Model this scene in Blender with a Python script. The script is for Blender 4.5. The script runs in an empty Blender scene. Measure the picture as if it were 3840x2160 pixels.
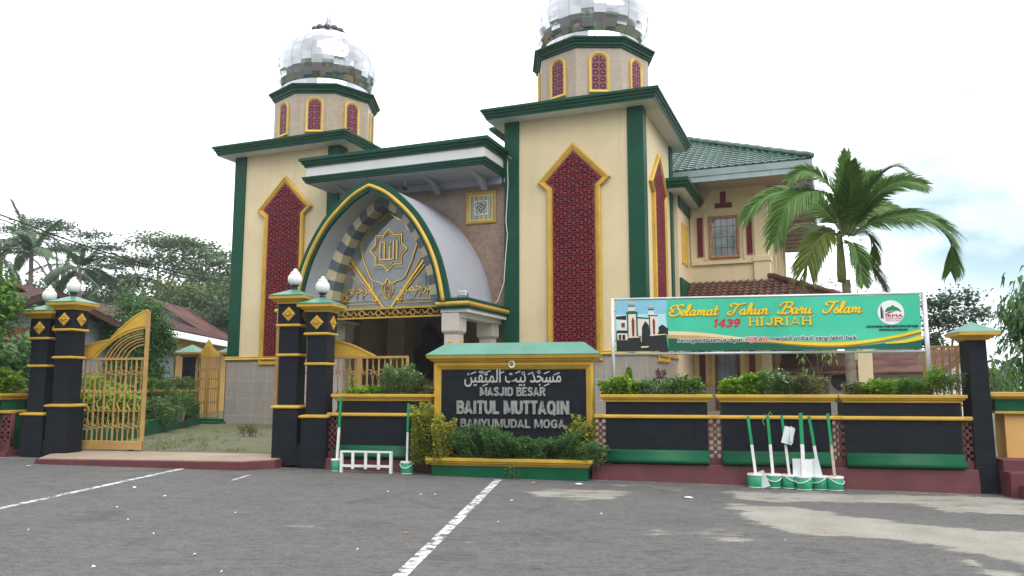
import bpy, math, random
import numpy as np
from mathutils import Vector, Matrix
R = math.radians
random.seed(7); RNG = np.random.default_rng(11)
SC = bpy.context.scene; COL = SC.collection

# ------------------------------------------------------------------ camera
PITCH = math.atan(375 / 2992)
cam = bpy.data.cameras.new('camera'); camo = bpy.data.objects.new('camera', cam); COL.objects.link(camo)
camo.location = (0, 0, 1.6); camo.rotation_euler = (R(90) + PITCH, 0, 0)
cam.sensor_width = 36; cam.lens = 2992 / 3840 * 36; cam.clip_start = .1; cam.clip_end = 3000
SC.camera = camo

# ------------------------------------------------------------------ sky, sun, exposure
SUN_EL, SUN_AZ = 50, 150          # azimuth measured clockwise from +Y (the view direction)
EXPOSURE = 1.0; SKY = .1; CLOUD = 11.0
SC.view_settings.view_transform = 'Standard'; SC.view_settings.look = 'None'
SC.view_settings.gamma = 1; SC.view_settings.exposure = EXPOSURE
world = bpy.data.worlds.new('World'); SC.world = world; world.use_nodes = True
wt = world.node_tree; wn, wl = wt.nodes, wt.links
bg = wn['Background']; bg.inputs['Strength'].default_value = SKY
sky = wn.new('ShaderNodeTexSky'); sky.sky_type = 'NISHITA'; sky.sun_disc = False
sky.sun_elevation = R(SUN_EL); sky.sun_rotation = R(SUN_AZ); sky.air_density = 1.0; sky.dust_density = 2.0
tc = wn.new('ShaderNodeTexCoord')
mp = wn.new('ShaderNodeMapping'); mp.inputs['Scale'].default_value = (1, 1, 2.6); wl.new(tc.outputs['Generated'], mp.inputs['Vector'])
nz = wn.new('ShaderNodeTexNoise'); nz.inputs['Scale'].default_value = 2.2; nz.inputs['Detail'].default_value = 6; nz.inputs['Roughness'].default_value = .55
wl.new(mp.outputs['Vector'], nz.inputs['Vector'])
# a thin place in the cloud low on the right, where pale blue shows
dt = wn.new('ShaderNodeVectorMath'); dt.operation = 'DOT_PRODUCT'; wl.new(tc.outputs['Generated'], dt.inputs[0])
az, el = R(32.5), R(13.2)
dt.inputs[1].default_value = (math.sin(az) * math.cos(el), math.cos(az) * math.cos(el), math.sin(el))
mr = wn.new('ShaderNodeMapRange'); mr.inputs['From Min'].default_value = .98; mr.inputs['From Max'].default_value = .997
mr.inputs['To Min'].default_value = 0; mr.inputs['To Max'].default_value = 1; mr.interpolation_type = 'SMOOTHSTEP'
wl.new(dt.outputs['Value'], mr.inputs['Value'])
n2 = wn.new('ShaderNodeMapRange'); n2.inputs['From Min'].default_value = .3; n2.inputs['From Max'].default_value = .5
wl.new(nz.outputs['Fac'], n2.inputs['Value'])
hole = wn.new('ShaderNodeMath'); hole.operation = 'MULTIPLY'; wl.new(mr.outputs['Result'], hole.inputs[0]); wl.new(n2.outputs['Result'], hole.inputs[1])
cr = wn.new('ShaderNodeMapRange'); cr.inputs['From Min'].default_value = .25; cr.inputs['From Max'].default_value = .75
cr.inputs['To Min'].default_value = CLOUD * .66; cr.inputs['To Max'].default_value = CLOUD * 1.25
wl.new(nz.outputs['Fac'], cr.inputs['Value'])
sx = wn.new('ShaderNodeSeparateXYZ'); wl.new(tc.outputs['Generated'], sx.inputs[0])
dr = wn.new('ShaderNodeMapRange'); dr.interpolation_type = 'SMOOTHSTEP'
for k_, v_ in (('From Min', -.4), ('From Max', .55), ('To Min', .62), ('To Max', 1.0)): dr.inputs[k_].default_value = v_
wl.new(sx.outputs['Y'], dr.inputs['Value'])
br_ = wn.new('ShaderNodeMath'); br_.operation = 'MULTIPLY'; wl.new(cr.outputs['Result'], br_.inputs[0]); wl.new(dr.outputs['Result'], br_.inputs[1])
cc = wn.new('ShaderNodeCombineColor')
for k, g in enumerate((.97, .995, 1.03)):
    m_ = wn.new('ShaderNodeMath'); m_.operation = 'MULTIPLY'; m_.inputs[1].default_value = g
    wl.new(br_.outputs[0], m_.inputs[0]); wl.new(m_.outputs[0], cc.inputs[k])
blue = wn.new('ShaderNodeMix'); blue.data_type = 'RGBA'; blue.inputs['Factor'].default_value = .8
blue.inputs['B'].default_value = (2.8, 4.1, 4.7, 1); wl.new(sky.outputs['Color'], blue.inputs['A'])
mx = wn.new('ShaderNodeMix'); mx.data_type = 'RGBA'
wl.new(hole.outputs[0], mx.inputs['Factor']); wl.new(cc.outputs['Color'], mx.inputs['A']); wl.new(blue.outputs['Result'], mx.inputs['B'])
wl.new(mx.outputs['Result'], bg.inputs['Color'])
sun = bpy.data.lights.new('sun', 'SUN'); suno = bpy.data.objects.new('sun', sun); COL.objects.link(suno)
sun.energy = 1.5; sun.angle = R(55); sun.color = (1, .97, .92)
suno.rotation_euler = (R(90 - SUN_EL), 0, R(180 - SUN_AZ)); suno.location = (20, -20, 40)

# ------------------------------------------------------------------ frames of reference
OU, OV, TH = -9.2914, 28.7483, R(-21.57)      # mosque: u along its front, v inward
SX, SY, WA = 7.0226, 12.7325, R(-11.685)      # front wall: s along it, w behind it
def MW(u, v, z=0): return Vector((OU + u * math.cos(TH) - v * math.sin(TH), OV + u * math.sin(TH) + v * math.cos(TH), z))
def WW(s, w, z=0): return Vector((SX + s * math.cos(WA) - w * math.sin(WA), SY + s * math.sin(WA) + w * math.cos(WA), z))
def gz(s): return max(-.05, min(.26, -.0145 * s - .02))       # the car park rises gently to the left
CP_, SP_ = math.cos(PITCH), math.sin(PITCH)
def ray(x, y):
    a, b = (x - 1920) / 2992, (1080 - y) / 2992
    return Vector((a, CP_ - b * SP_, SP_ + b * CP_))
def far(x, y, Z): return Vector((0, 0, 1.6)) + ray(x, y) * Z   # where a thing stands, from its bearing and its distance
def on_z(x, y, z):
    d = ray(x, y); return Vector((0, 0, 1.6)) + d * ((z - 1.6) / d.z)
def on_ground(x, y):
    z = .05
    for _ in range(6):
        p = on_z(x, y, z); s = (p.x - SX) * math.cos(WA) + (p.y - SY) * math.sin(WA); z = gz(s)
    return on_z(x, y, z)

# ------------------------------------------------------------------ object helpers
def tag(o, label=None, cat=None, group=None, kind='thing'):
    if label: o['label'] = label
    if cat: o['category'] = cat
    if group: o['group'] = group
    if kind: o['kind'] = kind
    return o
def thing(name, label, cat, loc=(0, 0, 0), rz=0, group=None):
    o = bpy.data.objects.new(name, None); COL.objects.link(o); o.location = loc; o.rotation_euler = (0, 0, rz)
    o.empty_display_size = .2
    return tag(o, label, cat, group)
def Wt(name, label, cat, s, w, z=0, group=None, rz=0): return thing(name, label, cat, WW(s, w, z), WA + rz, group)
def Mt(name, label, cat, u, v, z=0, group=None, rz=0): return thing(name, label, cat, MW(u, v, z), TH + rz, group)
def dup(root, loc, rz, label, group=None):
    def cp(o, par):
        c = o.copy(); COL.objects.link(c)
        if par: c.parent = par
        for ch in o.children: cp(ch, c)
        return c
    r = cp(root, None); r.location = loc; r.rotation_euler = (0, 0, rz); r['label'] = label
    if group: r['group'] = group
    return r

class MB:
    def __init__(s): s.v = []; s.f = []; s.mi = []; s.sm = []; s.m = 0; s.M = None; s.smooth = False
    def add(s, vs, fs):
        o = len(s.v)
        if s.M is not None: vs = [tuple(s.M @ Vector(p)) for p in vs]
        s.v += [tuple(p) for p in vs]; s.f += [tuple(i + o for i in f) for f in fs]
        s.mi += [s.m] * len(fs); s.sm += [s.smooth] * len(fs); return s
    def box(s, x0, x1, y0, y1, z0, z1):
        return s.add([(x0, y0, z0), (x1, y0, z0), (x1, y1, z0), (x0, y1, z0), (x0, y0, z1), (x1, y0, z1), (x1, y1, z1), (x0, y1, z1)],
                     [(3, 2, 1, 0), (4, 5, 6, 7), (0, 1, 5, 4), (1, 2, 6, 5), (2, 3, 7, 6), (3, 0, 4, 7)])
    def frus(s, a, b):      # a, b: (x0,x1,y0,y1,z) bottom and top rectangles
        return s.add([(a[0], a[2], a[4]), (a[1], a[2], a[4]), (a[1], a[3], a[4]), (a[0], a[3], a[4]),
                      (b[0], b[2], b[4]), (b[1], b[2], b[4]), (b[1], b[3], b[4]), (b[0], b[3], b[4])],
                     [(3, 2, 1, 0), (4, 5, 6, 7), (0, 1, 5, 4), (1, 2, 6, 5), (2, 3, 7, 6), (3, 0, 4, 7)])
    def rings(s, rings, closed=True, caps=(True, True), loop=False):
        n = len(rings[0]); vs = [p for r in rings for p in r]; fs = []
        K = len(rings)
        for k in range(K if loop else K - 1):
            a, b = k * n, ((k + 1) % K) * n
            for i in range(n if closed else n - 1):
                j = (i + 1) % n; fs.append((a + i, a + j, b + j, b + i))
        if not loop and caps[0]: fs.append(tuple(range(n - 1, -1, -1)))
        if not loop and caps[1]: fs.append(tuple((K - 1) * n + i for i in range(n)))
        return s.add(vs, fs)
    def prism(s, poly, y0, y1):   # poly in (x,z), extruded along y
        return s.rings([[(x, y0, z) for x, z in poly], [(x, y1, z) for x, z in poly]])
    def prismz(s, poly, z0, z1):
        return s.rings([[(x, y, z0) for x, y in poly], [(x, y, z1) for x, y in poly]])
    def tube(s, path, r, n=8, cap=True):
        P = [Vector(p) for p in path]; rr = r if hasattr(r, '__len__') else [r] * len(P); rings = []; up = None
        for i, p in enumerate(P):
            t = (P[min(i + 1, len(P) - 1)] - P[max(i - 1, 0)]).normalized()
            if up is None: up = Vector((0, 0, 1)) if abs(t.z) < .9 else Vector((1, 0, 0))
            a = t.cross(up).normalized(); b = a.cross(t); up = b
            rings.append([tuple(p + (a * math.cos(k * 2 * math.pi / n) + b * math.sin(k * 2 * math.pi / n)) * rr[i]) for k in range(n)])
        return s.rings(rings, caps=(cap, cap))
    def lathe(s, prof, n=24, c=(0, 0, 0), ph=0):
        return s.rings([[(c[0] + r * math.cos(ph + k * 2 * math.pi / n), c[1] + r * math.sin(ph + k * 2 * math.pi / n), c[2] + z) for k in range(n)] for r, z in prof])
    def build(s, name, mat=None, parent=None, bevel=0, loc=None, rz=0):
        me = bpy.data.meshes.new(name); me.from_pydata(s.v, [], s.f)
        for m in (mat if isinstance(mat, (list, tuple)) else [mat]):
            if m: me.materials.append(m)
        me.polygons.foreach_set('material_index', s.mi); me.polygons.foreach_set('use_smooth', s.sm); me.update()
        o = bpy.data.objects.new(name, me); COL.objects.link(o)
        if parent: o.parent = parent
        if loc is not None: o.location = loc; o.rotation_euler = (0, 0, rz)
        if bevel:
            b = o.modifiers.new('bevel', 'BEVEL'); b.width = bevel; b.segments = 2; b.limit_method = 'ANGLE'; b.angle_limit = R(40)
        return o

def inset(poly, d):          # mitred offset of a closed 2D polygon; d>0 goes inward for CCW
    n = len(poly); out = []
    for i in range(n):
        a, b, c = Vector(poly[i - 1]), Vector(poly[i]), Vector(poly[(i + 1) % n])
        e1, e2 = (b - a).normalized(), (c - b).normalized()
        n1, n2 = Vector((-e1.y, e1.x)), Vector((-e2.y, e2.x)); m = n1 + n2
        k = m.dot(n1); m = m / k if abs(k) > .15 else n1
        out.append((b.x + m.x * d, b.y + m.y * d))
    return out
def ccw(poly):
    a = sum(p[0] * q[1] - q[0] * p[1] for p, q in zip(poly, poly[1:] + poly[:1]))
    return poly if a > 0 else poly[::-1]
def frame(mb, poly, prof, loop=False):    # moulding round a polygon in (x,z): prof of (inset, y)
    poly = ccw(poly); rr = []
    for d, y in prof: rr.append([(x, y, z) for x, z in inset(poly, d)])
    return mb.rings(rr, caps=(False, False), loop=loop)
def cornice(mb, poly, prof, caps=(True, True)):  # moulding round a plan polygon in (x,y): prof of (outset, z)
    poly = ccw(poly)
    return mb.rings([[(x, y, z) for x, y in inset(poly, -d)] for d, z in prof], caps=caps)
def rect(x0, x1, y0, y1): return [(x0, y0), (x1, y0), (x1, y1), (x0, y1)]

def holes_panel(name, outer, holes, depth, mat, parent, M=None):   # pierced screen: real openings through a slab
    cu = bpy.data.curves.new(name, 'CURVE'); cu.dimensions = '2D'; cu.fill_mode = 'BOTH'; cu.extrude = depth / 2
    for poly in [outer] + holes:
        sp = cu.splines.new('POLY'); sp.points.add(len(poly) - 1); sp.use_cyclic_u = True
        sp.points.foreach_set('co', [c for x, z in poly for c in (x, z, 0, 1)])
    o = bpy.data.objects.new(name, cu); COL.objects.link(o)
    me = bpy.data.meshes.new_from_object(o); bpy.data.objects.remove(o); bpy.data.curves.remove(cu)
    me.transform(Matrix.Rotation(R(90), 4, 'X'))
    if M is not None: me.transform(M)
    me.materials.clear(); me.materials.append(mat)
    o = bpy.data.objects.new(name, me); COL.objects.link(o); o.parent = parent
    return o
def circ(cx, cz, r, n=8, ph=0): return [(cx + r * math.cos(ph + k * 2 * math.pi / n), cz + r * math.sin(ph + k * 2 * math.pi / n)) for k in range(n)]
def petal(cx, cz, a, r0, r1, w):
    t = [(r0, 0), (r0 + (r1 - r0) * .35, -w * .7), (r0 + (r1 - r0) * .7, -w), (r1, 0), (r0 + (r1 - r0) * .7, w), (r0 + (r1 - r0) * .35, w * .7)]
    return [(cx + x * math.cos(a) - y * math.sin(a), cz + x * math.sin(a) + y * math.cos(a)) for x, y in t]
def inside(p, poly):
    x, y = p; c = False
    for (x1, y1), (x2, y2) in zip(poly, poly[1:] + poly[:1]):
        if (y1 > y) != (y2 > y) and x < (x2 - x1) * (y - y1) / (y2 - y1) + x1: c = not c
    return c

# ------------------------------------------------------------------ materials
def lin(c):
    f = lambda v: (v / 255 / 12.92) if v <= 10.3 else ((v / 255 + .055) / 1.055) ** 2.4
    return tuple(f(v) for v in c)
class NT:
    def __init__(s, name):
        s.mat = bpy.data.materials.new(name); s.mat.use_nodes = True; s.t = s.mat.node_tree; s.n = s.t.nodes
        s.b = s.n['Principled BSDF']; s.pos = s.n.new('ShaderNodeNewGeometry').outputs['Position']
    def L(s, a, b): s.t.links.new(a, b); return s
    def N(s, typ, **k):
        nd = s.n.new(typ)
        for a, v in k.items(): setattr(nd, a, v)
        return nd
    def noise(s, scale, detail=4, vec=None, rough=.55, stretch=None):
        n = s.N('ShaderNodeTexNoise'); n.inputs['Scale'].default_value = scale; n.inputs['Detail'].default_value = detail; n.inputs['Roughness'].default_value = rough
        v = vec or s.pos
        if stretch:
            m = s.N('ShaderNodeMapping'); m.inputs['Scale'].default_value = stretch; s.L(v, m.inputs['Vector']); v = m.outputs['Vector']
        s.L(v, n.inputs['Vector']); return n.outputs['Fac']
    def rng(s, x, a, b, c=0, d=1):
        m = s.N('ShaderNodeMapRange'); s.L(x, m.inputs['Value'])
        for k, v in zip(('From Min', 'From Max', 'To Min', 'To Max'), (a, b, c, d)): m.inputs[k].default_value = v
        return m.outputs['Result']
    def mix(s, f, a, b, mode='MIX'):
        m = s.N('ShaderNodeMix', data_type='RGBA', blend_type=mode)
        for k, v in (('Factor', f), ('A', a), ('B', b)):
            if isinstance(v, (int, float)): m.inputs[k].default_value = v
            elif isinstance(v, tuple): m.inputs[k].default_value = (*v[:3], 1)
            else: s.L(v, m.inputs[k])
        return m.outputs['Result']
    def math(s, op, a, b=0):
        m = s.N('ShaderNodeMath', operation=op)
        for k, v in enumerate((a, b)):
            if isinstance(v, (int, float)): m.inputs[k].default_value = v
            else: s.L(v, m.inputs[k])
        return m.outputs[0]
    def bump(s, h, strength=.3, dist=.02):
        b = s.N('ShaderNodeBump'); b.inputs['Strength'].default_value = strength; b.inputs['Distance'].default_value = dist
        s.L(h, b.inputs['Height']); s.L(b.outputs['Normal'], s.b.inputs['Normal']); return s
    def col(s, c):
        if isinstance(c, tuple): s.b.inputs['Base Color'].default_value = (*c[:3], 1)
        else: s.L(c, s.b.inputs['Base Color'])
        return s
    def set(s, **k):
        for a, v in k.items(): s.b.inputs[a.replace('_', ' ')].default_value = v
        return s
MATS = {}
def paint(name, c, rough=.55, var=.12, scale=2.5, bump=.12, metal=0, streak=0, fine=40, spec=.4):
    if name in MATS: return MATS[name]
    t = NT(name); n = t.noise(scale, 5)
    f = t.rng(n, .3, .7)
    lo, hi = tuple(x * (1 - var) for x in c), tuple(min(1, x * (1 + var)) for x in c)
    o = t.mix(f, lo, hi)
    if streak:                       # rain marks and grime running down the paint
        s_ = t.rng(t.noise(1.0, 6, stretch=(3.2, 3.2, .22)), .52, .74, 0, streak)
        o = t.mix(s_, o, tuple(x * .55 for x in c))
        s2 = t.rng(t.noise(.7, 7), .55, .72, 0, streak * .7)
        o = t.mix(s2, o, tuple(x * .72 + .02 for x in c))
    fn = t.noise(fine, 3)
    t.col(o).set(Metallic=metal, Specular_IOR_Level=spec)
    t.L(t.rng(fn, .2, .8, rough * .85, min(1, rough * 1.15)), t.b.inputs['Roughness'])
    if bump: t.bump(fn, bump, .012)
    MATS[name] = t.mat; return t.mat
cream = paint('cream_paint', (.66, .55, .35), .6, .06, .9, .1, streak=.22)
peach = paint('peach_paint', (.69, .55, .38), .6, .05, .9, .1, streak=.16)
white = paint('white_paint', (.66, .67, .69), .5, .05, 1.5, .08, streak=.14)
arch_grey = paint('arch_grey_paint', (.34, .355, .41), .5, .05, 1.2, .08, streak=.2)
green = paint('dark_green_paint', (.004, .062, .034), .45, .14, 1.6, .12, streak=.15, spec=.18)
wallgreen = paint('wall_green_paint', (.004, .085, .038), .5, .16, 2, .12, streak=.2, spec=.2)
capgreen = paint('cap_green_paint', (.07, .22, .16), .4, .12, 1.5, .1, streak=.25)
gold = paint('gold_paint', (.55, .345, .05), .36, .14, 3, .1, metal=.12, streak=.2)
goldfence = paint('gate_gold_paint', (.44, .27, .095), .4, .14, 4, .05, metal=.15, streak=.3)
deepgold = paint('ochre_paint', (.5, .29, .03), .5, .14, 3, .12, streak=.25)
maroon = paint('maroon_screen_paint', (.17, .018, .027), .55, .14, 3, .08, spec=.2)
plinthred = paint('plinth_maroon_paint', (.115, .032, .038), .6, .2, 2, .2, streak=.4)
wood = paint('brown_timber', (.33, .16, .085), .5, .2, 6, .15)
dark = paint('shade_and_trim_black', (.02, .02, .024), .7, .1, 2, 0)  # near-black: painted shade behind pierced screens, also bars and boards
steel = paint('galvanised_white_pipe', (.62, .63, .65), .35, .08, 5, .04, metal=.3)
black = paint('black_plastic', (.02, .02, .022), .4, .1, 5, 0)
whiteglass = paint('opal_glass', (.72, .73, .74), .2, .05, 9, 0)
rust = paint('rusty_sheet', (.2, .09, .06), .7, .35, 1.5, .3, streak=.5)
soil = paint('soil', (.07, .05, .035), .95, .4, 12, .6)
palebark = paint('pale_bark', (.3, .27, .22), .9, .3, 6, .3)
trunk = paint('bark', (.16, .125, .095), .9, .35, 9, .6)
cable = paint('black_cable', (.015, .015, .017), .5, .1, 5, 0)
cord = paint('white_cable', (.7, .7, .68), .4, .05, 5, 0)
skyblue = paint('pale_blue_fascia', (.33, .43, .46), .5, .14, 3, .12, streak=.4)

def tile_mat(name, c1, c2, grout, w, h, var=.25, rough=.35, marble=None, gw=.008, offs=0):
    t = NT(name); to = t.N('ShaderNodeTexCoord')
    sn = t.N('ShaderNodeSeparateXYZ'); t.L(to.outputs['Normal'], sn.inputs[0]); sp = t.N('ShaderNodeSeparateXYZ'); t.L(to.outputs['Object'], sp.inputs[0])
    fx = t.math('GREATER_THAN', t.math('ABSOLUTE', sn.outputs['X']), .8)
    fd = t.math('MULTIPLY', t.math('GREATER_THAN', t.math('ABSOLUTE', sn.outputs['X']), .4), t.math('SUBTRACT', 1, fx))
    base = t.math('ADD', t.math('MULTIPLY', sp.outputs['X'], t.math('SUBTRACT', 1, fx)), t.math('MULTIPLY', sp.outputs['Y'], fx))
    u = t.math('MULTIPLY', base, t.math('ADD', 1, t.math('MULTIPLY', fd, .414)))
    cb = t.N('ShaderNodeCombineXYZ'); t.L(u, cb.inputs[0]); t.L(sp.outputs['Z'], cb.inputs[1])
    br = t.N('ShaderNodeTexBrick'); t.L(cb.outputs[0], br.inputs['Vector']); br.offset = offs; br.inputs['Scale'].default_value = 1
    for k, v in (('Mortar Size', gw), ('Brick Width', w), ('Row Height', h), ('Bias', 0), ('Mortar Smooth', .1)): br.inputs[k].default_value = v
    br.inputs['Color1'].default_value = (*c1, 1); br.inputs['Color2'].default_value = (*c2, 1); br.inputs['Mortar'].default_value = (*grout, 1)
    f = t.rng(t.noise(7, 6, rough=.65), .35, .65, 0, var)
    o = t.mix(f, br.outputs['Color'], marble or tuple(x * .6 for x in c1))
    o = t.mix(t.rng(t.noise(.9, 6, stretch=(2, 2, .3)), .5, .75, 0, .3), o, tuple(x * .6 for x in c1))
    t.col(o).set(Roughness=rough); t.bump(t.math('SUBTRACT', 1, br.outputs['Fac']), .35, .01)
    MATS[name] = t.mat; return t.mat
basetile = tile_mat('grey_beige_cladding_tile', (.36, .32, .29), (.33, .3, .27), (.5, .48, .45), .62, .62, .35)
marble = tile_mat('brown_marble_tile', (.33, .235, .175), (.29, .2, .15), (.36, .28, .22), .4, .4, .75, .25, (.2, .125, .09), .006)
drumtile = tile_mat('drum_marble_tile', (.42, .35, .27), (.37, .3, .23), (.5, .43, .35), .45, .6, .6, .3, (.3, .23, .165), .006)
paletile = tile_mat('pale_column_tile', (.52, .48, .45), (.49, .455, .42), (.58, .55, .52), .4, .4, .2, .3, (.42, .38, .35), .005)
blackstone = tile_mat('black_stone_block', (.0045, .007, .012), (.007, .01, .0165), (.003, .0045, .008), .42, .2, .5, .6, (.014, .0165, .023), .004, .5)
blackstone.node_tree.nodes['Principled BSDF'].inputs['Specular IOR Level'].default_value = .2
def voussoir():
    return paint('voussoir_cream', (.55, .49, .34), .5, .1, 3, .08), paint('voussoir_grey', (.13, .15, .19), .5, .15, 3, .08)

def leaf_mat(name, c1, c2, trans=.35, rough=.45, hue=None):
    t = NT(name); g = t.n['Geometry'] if 'Geometry' in t.n else [x for x in t.n if x.type == 'NEW_GEOMETRY'][0]
    f = g.outputs['Random Per Island']; o = t.mix(f, c1, c2)
    if hue: o = t.mix(t.rng(t.noise(1.3, 3), .5, .68, 0, .9), o, hue)
    t.col(o).set(Roughness=rough, Specular_IOR_Level=.35)
    tr = t.N('ShaderNodeBsdfTranslucent'); t.L(t.mix(.5, o, (.2, .3, .02), 'ADD') if False else o, tr.inputs['Color'])
    ms = t.N('ShaderNodeMixShader'); ms.inputs[0].default_value = trans
    t.L(t.b.outputs[0], ms.inputs[1]); t.L(tr.outputs[0], ms.inputs[2]); t.L(ms.outputs[0], t.n['Material Output'].inputs['Surface'])
    MATS[name] = t.mat; return t.mat
def rosette(mb, r):     # cast diamond flower facing -y
    mb.prism([(0, -r), (r, 0), (0, r), (-r, 0)], -.018, .005)
    for k in range(8):
        a = R(45 * k); L = r * (.92 if k % 2 == 0 else .66); t = petal(0, 0, a, r * .15, L, r * .17)
        c = (L * .5 * math.cos(a), L * .5 * math.sin(a)); mb.add([(x, -.018, z) for x, z in t] + [(c[0], -.05, c[1])], [(i, (i + 1) % 6, 6) for i in range(6)])
    mb.rings([[(x, -.02, z) for x, z in circ(0, 0, r * .24, 10)], [(x, -.055, z) for x, z in circ(0, 0, r * .18, 10)]])

# ------------------------------------------------------------------ measuring: where a bearing meets an upright plane of the mosque / of the front wall
def M_at(x, y, v):
    d = ray(x, y); n = Vector((-math.sin(TH), math.cos(TH), 0)); p = MW(0, v)
    e = Vector((0, 0, 1.6)); q = e + d * ((p - e).dot(n) / d.dot(n)); r = q - MW(0, 0)
    return (r.x * math.cos(TH) + r.y * math.sin(TH), q.z)
def W_at(x, y, w):
    d = ray(x, y); n = Vector((-math.sin(WA), math.cos(WA), 0)); p = WW(0, w)
    e = Vector((0, 0, 1.6)); q = e + d * ((p - e).dot(n) / d.dot(n)); r = q - WW(0, 0)
    return (r.x * math.cos(WA) + r.y * math.sin(WA), q.z)

def stroke(mb, pts, w, y0, y1, closed=False):      # flat bar following a line in (x,z)
    P = [Vector(p) for p in pts]; n = len(P); ws = w if hasattr(w, '__len__') else [w] * n; rr = []
    for i in range(n):
        a = P[i - 1] if (i or closed) else None; c = P[(i + 1) % n] if (i < n - 1 or closed) else None
        t1 = (P[i] - a).normalized() if a is not None and (P[i] - a).length > 1e-9 else None
        t2 = (c - P[i]).normalized() if c is not None and (c - P[i]).length > 1e-9 else None
        t1 = t1 or t2; t2 = t2 or t1
        n1, n2 = Vector((-t1.y, t1.x)), Vector((-t2.y, t2.x)); m = n1 + n2; k = m.dot(n1); m = m / k if k > .35 else n1
        h = m * ws[i] / 2; L, Q = P[i] + h, P[i] - h
        rr.append([(L.x, y0, L.y), (L.x, y1, L.y), (Q.x, y1, Q.y), (Q.x, y0, Q.y)])
    return mb.rings(rr, loop=closed)
def spline(pts, k=6, closed=False):
    P = [Vector(p) for p in pts]; out = []; n = len(P)
    for i in range(n if closed else n - 1):
        p0 = P[i - 1] if (i or closed) else P[0]; p1 = P[i]; p2 = P[(i + 1) % n]; p3 = P[(i + 2) % n] if (closed or i + 2 < n) else P[-1]
        for j in range(k):
            t = j / k; out.append(tuple(.5 * (2 * p1 + (p2 - p0) * t + (2 * p0 - 5 * p1 + 4 * p2 - p3) * t * t + (3 * p1 - p0 - 3 * p2 + p3) * t ** 3)))
    if not closed: out.append(tuple(P[-1]))
    return out
def text_mesh(body, size, extrude=.004, sx=1.0, shear=0.0, bold=0.0, align='CENTER', res=3):
    cu = bpy.data.curves.new('lettering', 'FONT'); cu.body = body; cu.size = size; cu.align_x = align; cu.resolution_u = res
    cu.shear = shear; cu.extrude = extrude; o = bpy.data.objects.new('lettering', cu); COL.objects.link(o)
    dg = bpy.context.evaluated_depsgraph_get(); me = bpy.data.meshes.new_from_object(o.evaluated_get(dg))
    bpy.data.objects.remove(o); bpy.data.curves.remove(cu)
    v = np.empty(len(me.vertices) * 3); me.vertices.foreach_get('co', v); v = v.reshape(-1, 3)
    fs = [tuple(p.vertices) for p in me.polygons]; bpy.data.meshes.remove(me)
    return [(x * sx, -z, y) for x, y, z in v], fs
def put_text(mb, T, x, z, y, rot=0, grow=0):
    vs, fs = T; c, s_ = math.cos(rot), math.sin(rot)
    shifts = [(0, 0, 0)] if not grow else [(grow * math.cos(k * R(45)), grow * math.sin(k * R(45)), .0003 * k) for k in range(8)]
    for dx, dz, dy in shifts:
        mb.add([(x + dx + px * c - pz * s_, y + dy + py, z + dz + px * s_ + pz * c) for px, py, pz in vs], fs)

# ------------------------------------------------------------------ the mosque
mosque = Mt('mosque', 'large cream mosque with two lattice-screened towers, silver domes and a pointed entrance arch', 'mosque', 0, 0, 0)
SCREEN = [(-.87, 2.4), (.87, 2.4), (.87, 7.77), (1.19, 8.05), (0, 9.27), (-1.19, 8.05), (-.87, 7.77)]
def flower_holes(poly, p=.262):
    inn = inset(ccw(poly), .035); hs = []; zs = [q[1] for q in poly]; xs = [q[0] for q in poly]
    def ok(h): return all(inside(q, inn) for q in h)
    r = 0; z = min(zs)
    while z < max(zs):
        x = -math.ceil(-min(xs) / p) * p + (p / 2 if r % 2 else 0)
        while x < max(xs):
            c = [circ(x, z, .03, 6)] + [petal(x, z, R(60 * k), .045, .128, .04) for k in range(6)]
            hs += [h for h in c if ok(h)]; x += p
        z += p * .9; r += 1
    return hs
def screen(par, poly, M, tag_=''):
    f = MB(); f.M = M; frame(f, poly, [(0, .02), (0, -.1), (.03, -.13), (.07, -.13), (.09, -.1), (.13, -.1), (.15, -.07), (.2, -.06), (.2, .02)])
    f.build('screen_frame', gold, par)
    inn = inset(ccw(poly), .19)
    holes_panel('lattice_screen', inn, flower_holes(inn), .035, maroon, par, M @ Matrix.Translation((0, -.075, 0)))
    b = MB(); b.M = M; b.prism(inset(ccw(poly), .1), -.012, .01); b.build('screen_shade_sheet', dark, par)  # near-black sheet on the solid wall stands in for shade behind the holes

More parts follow.
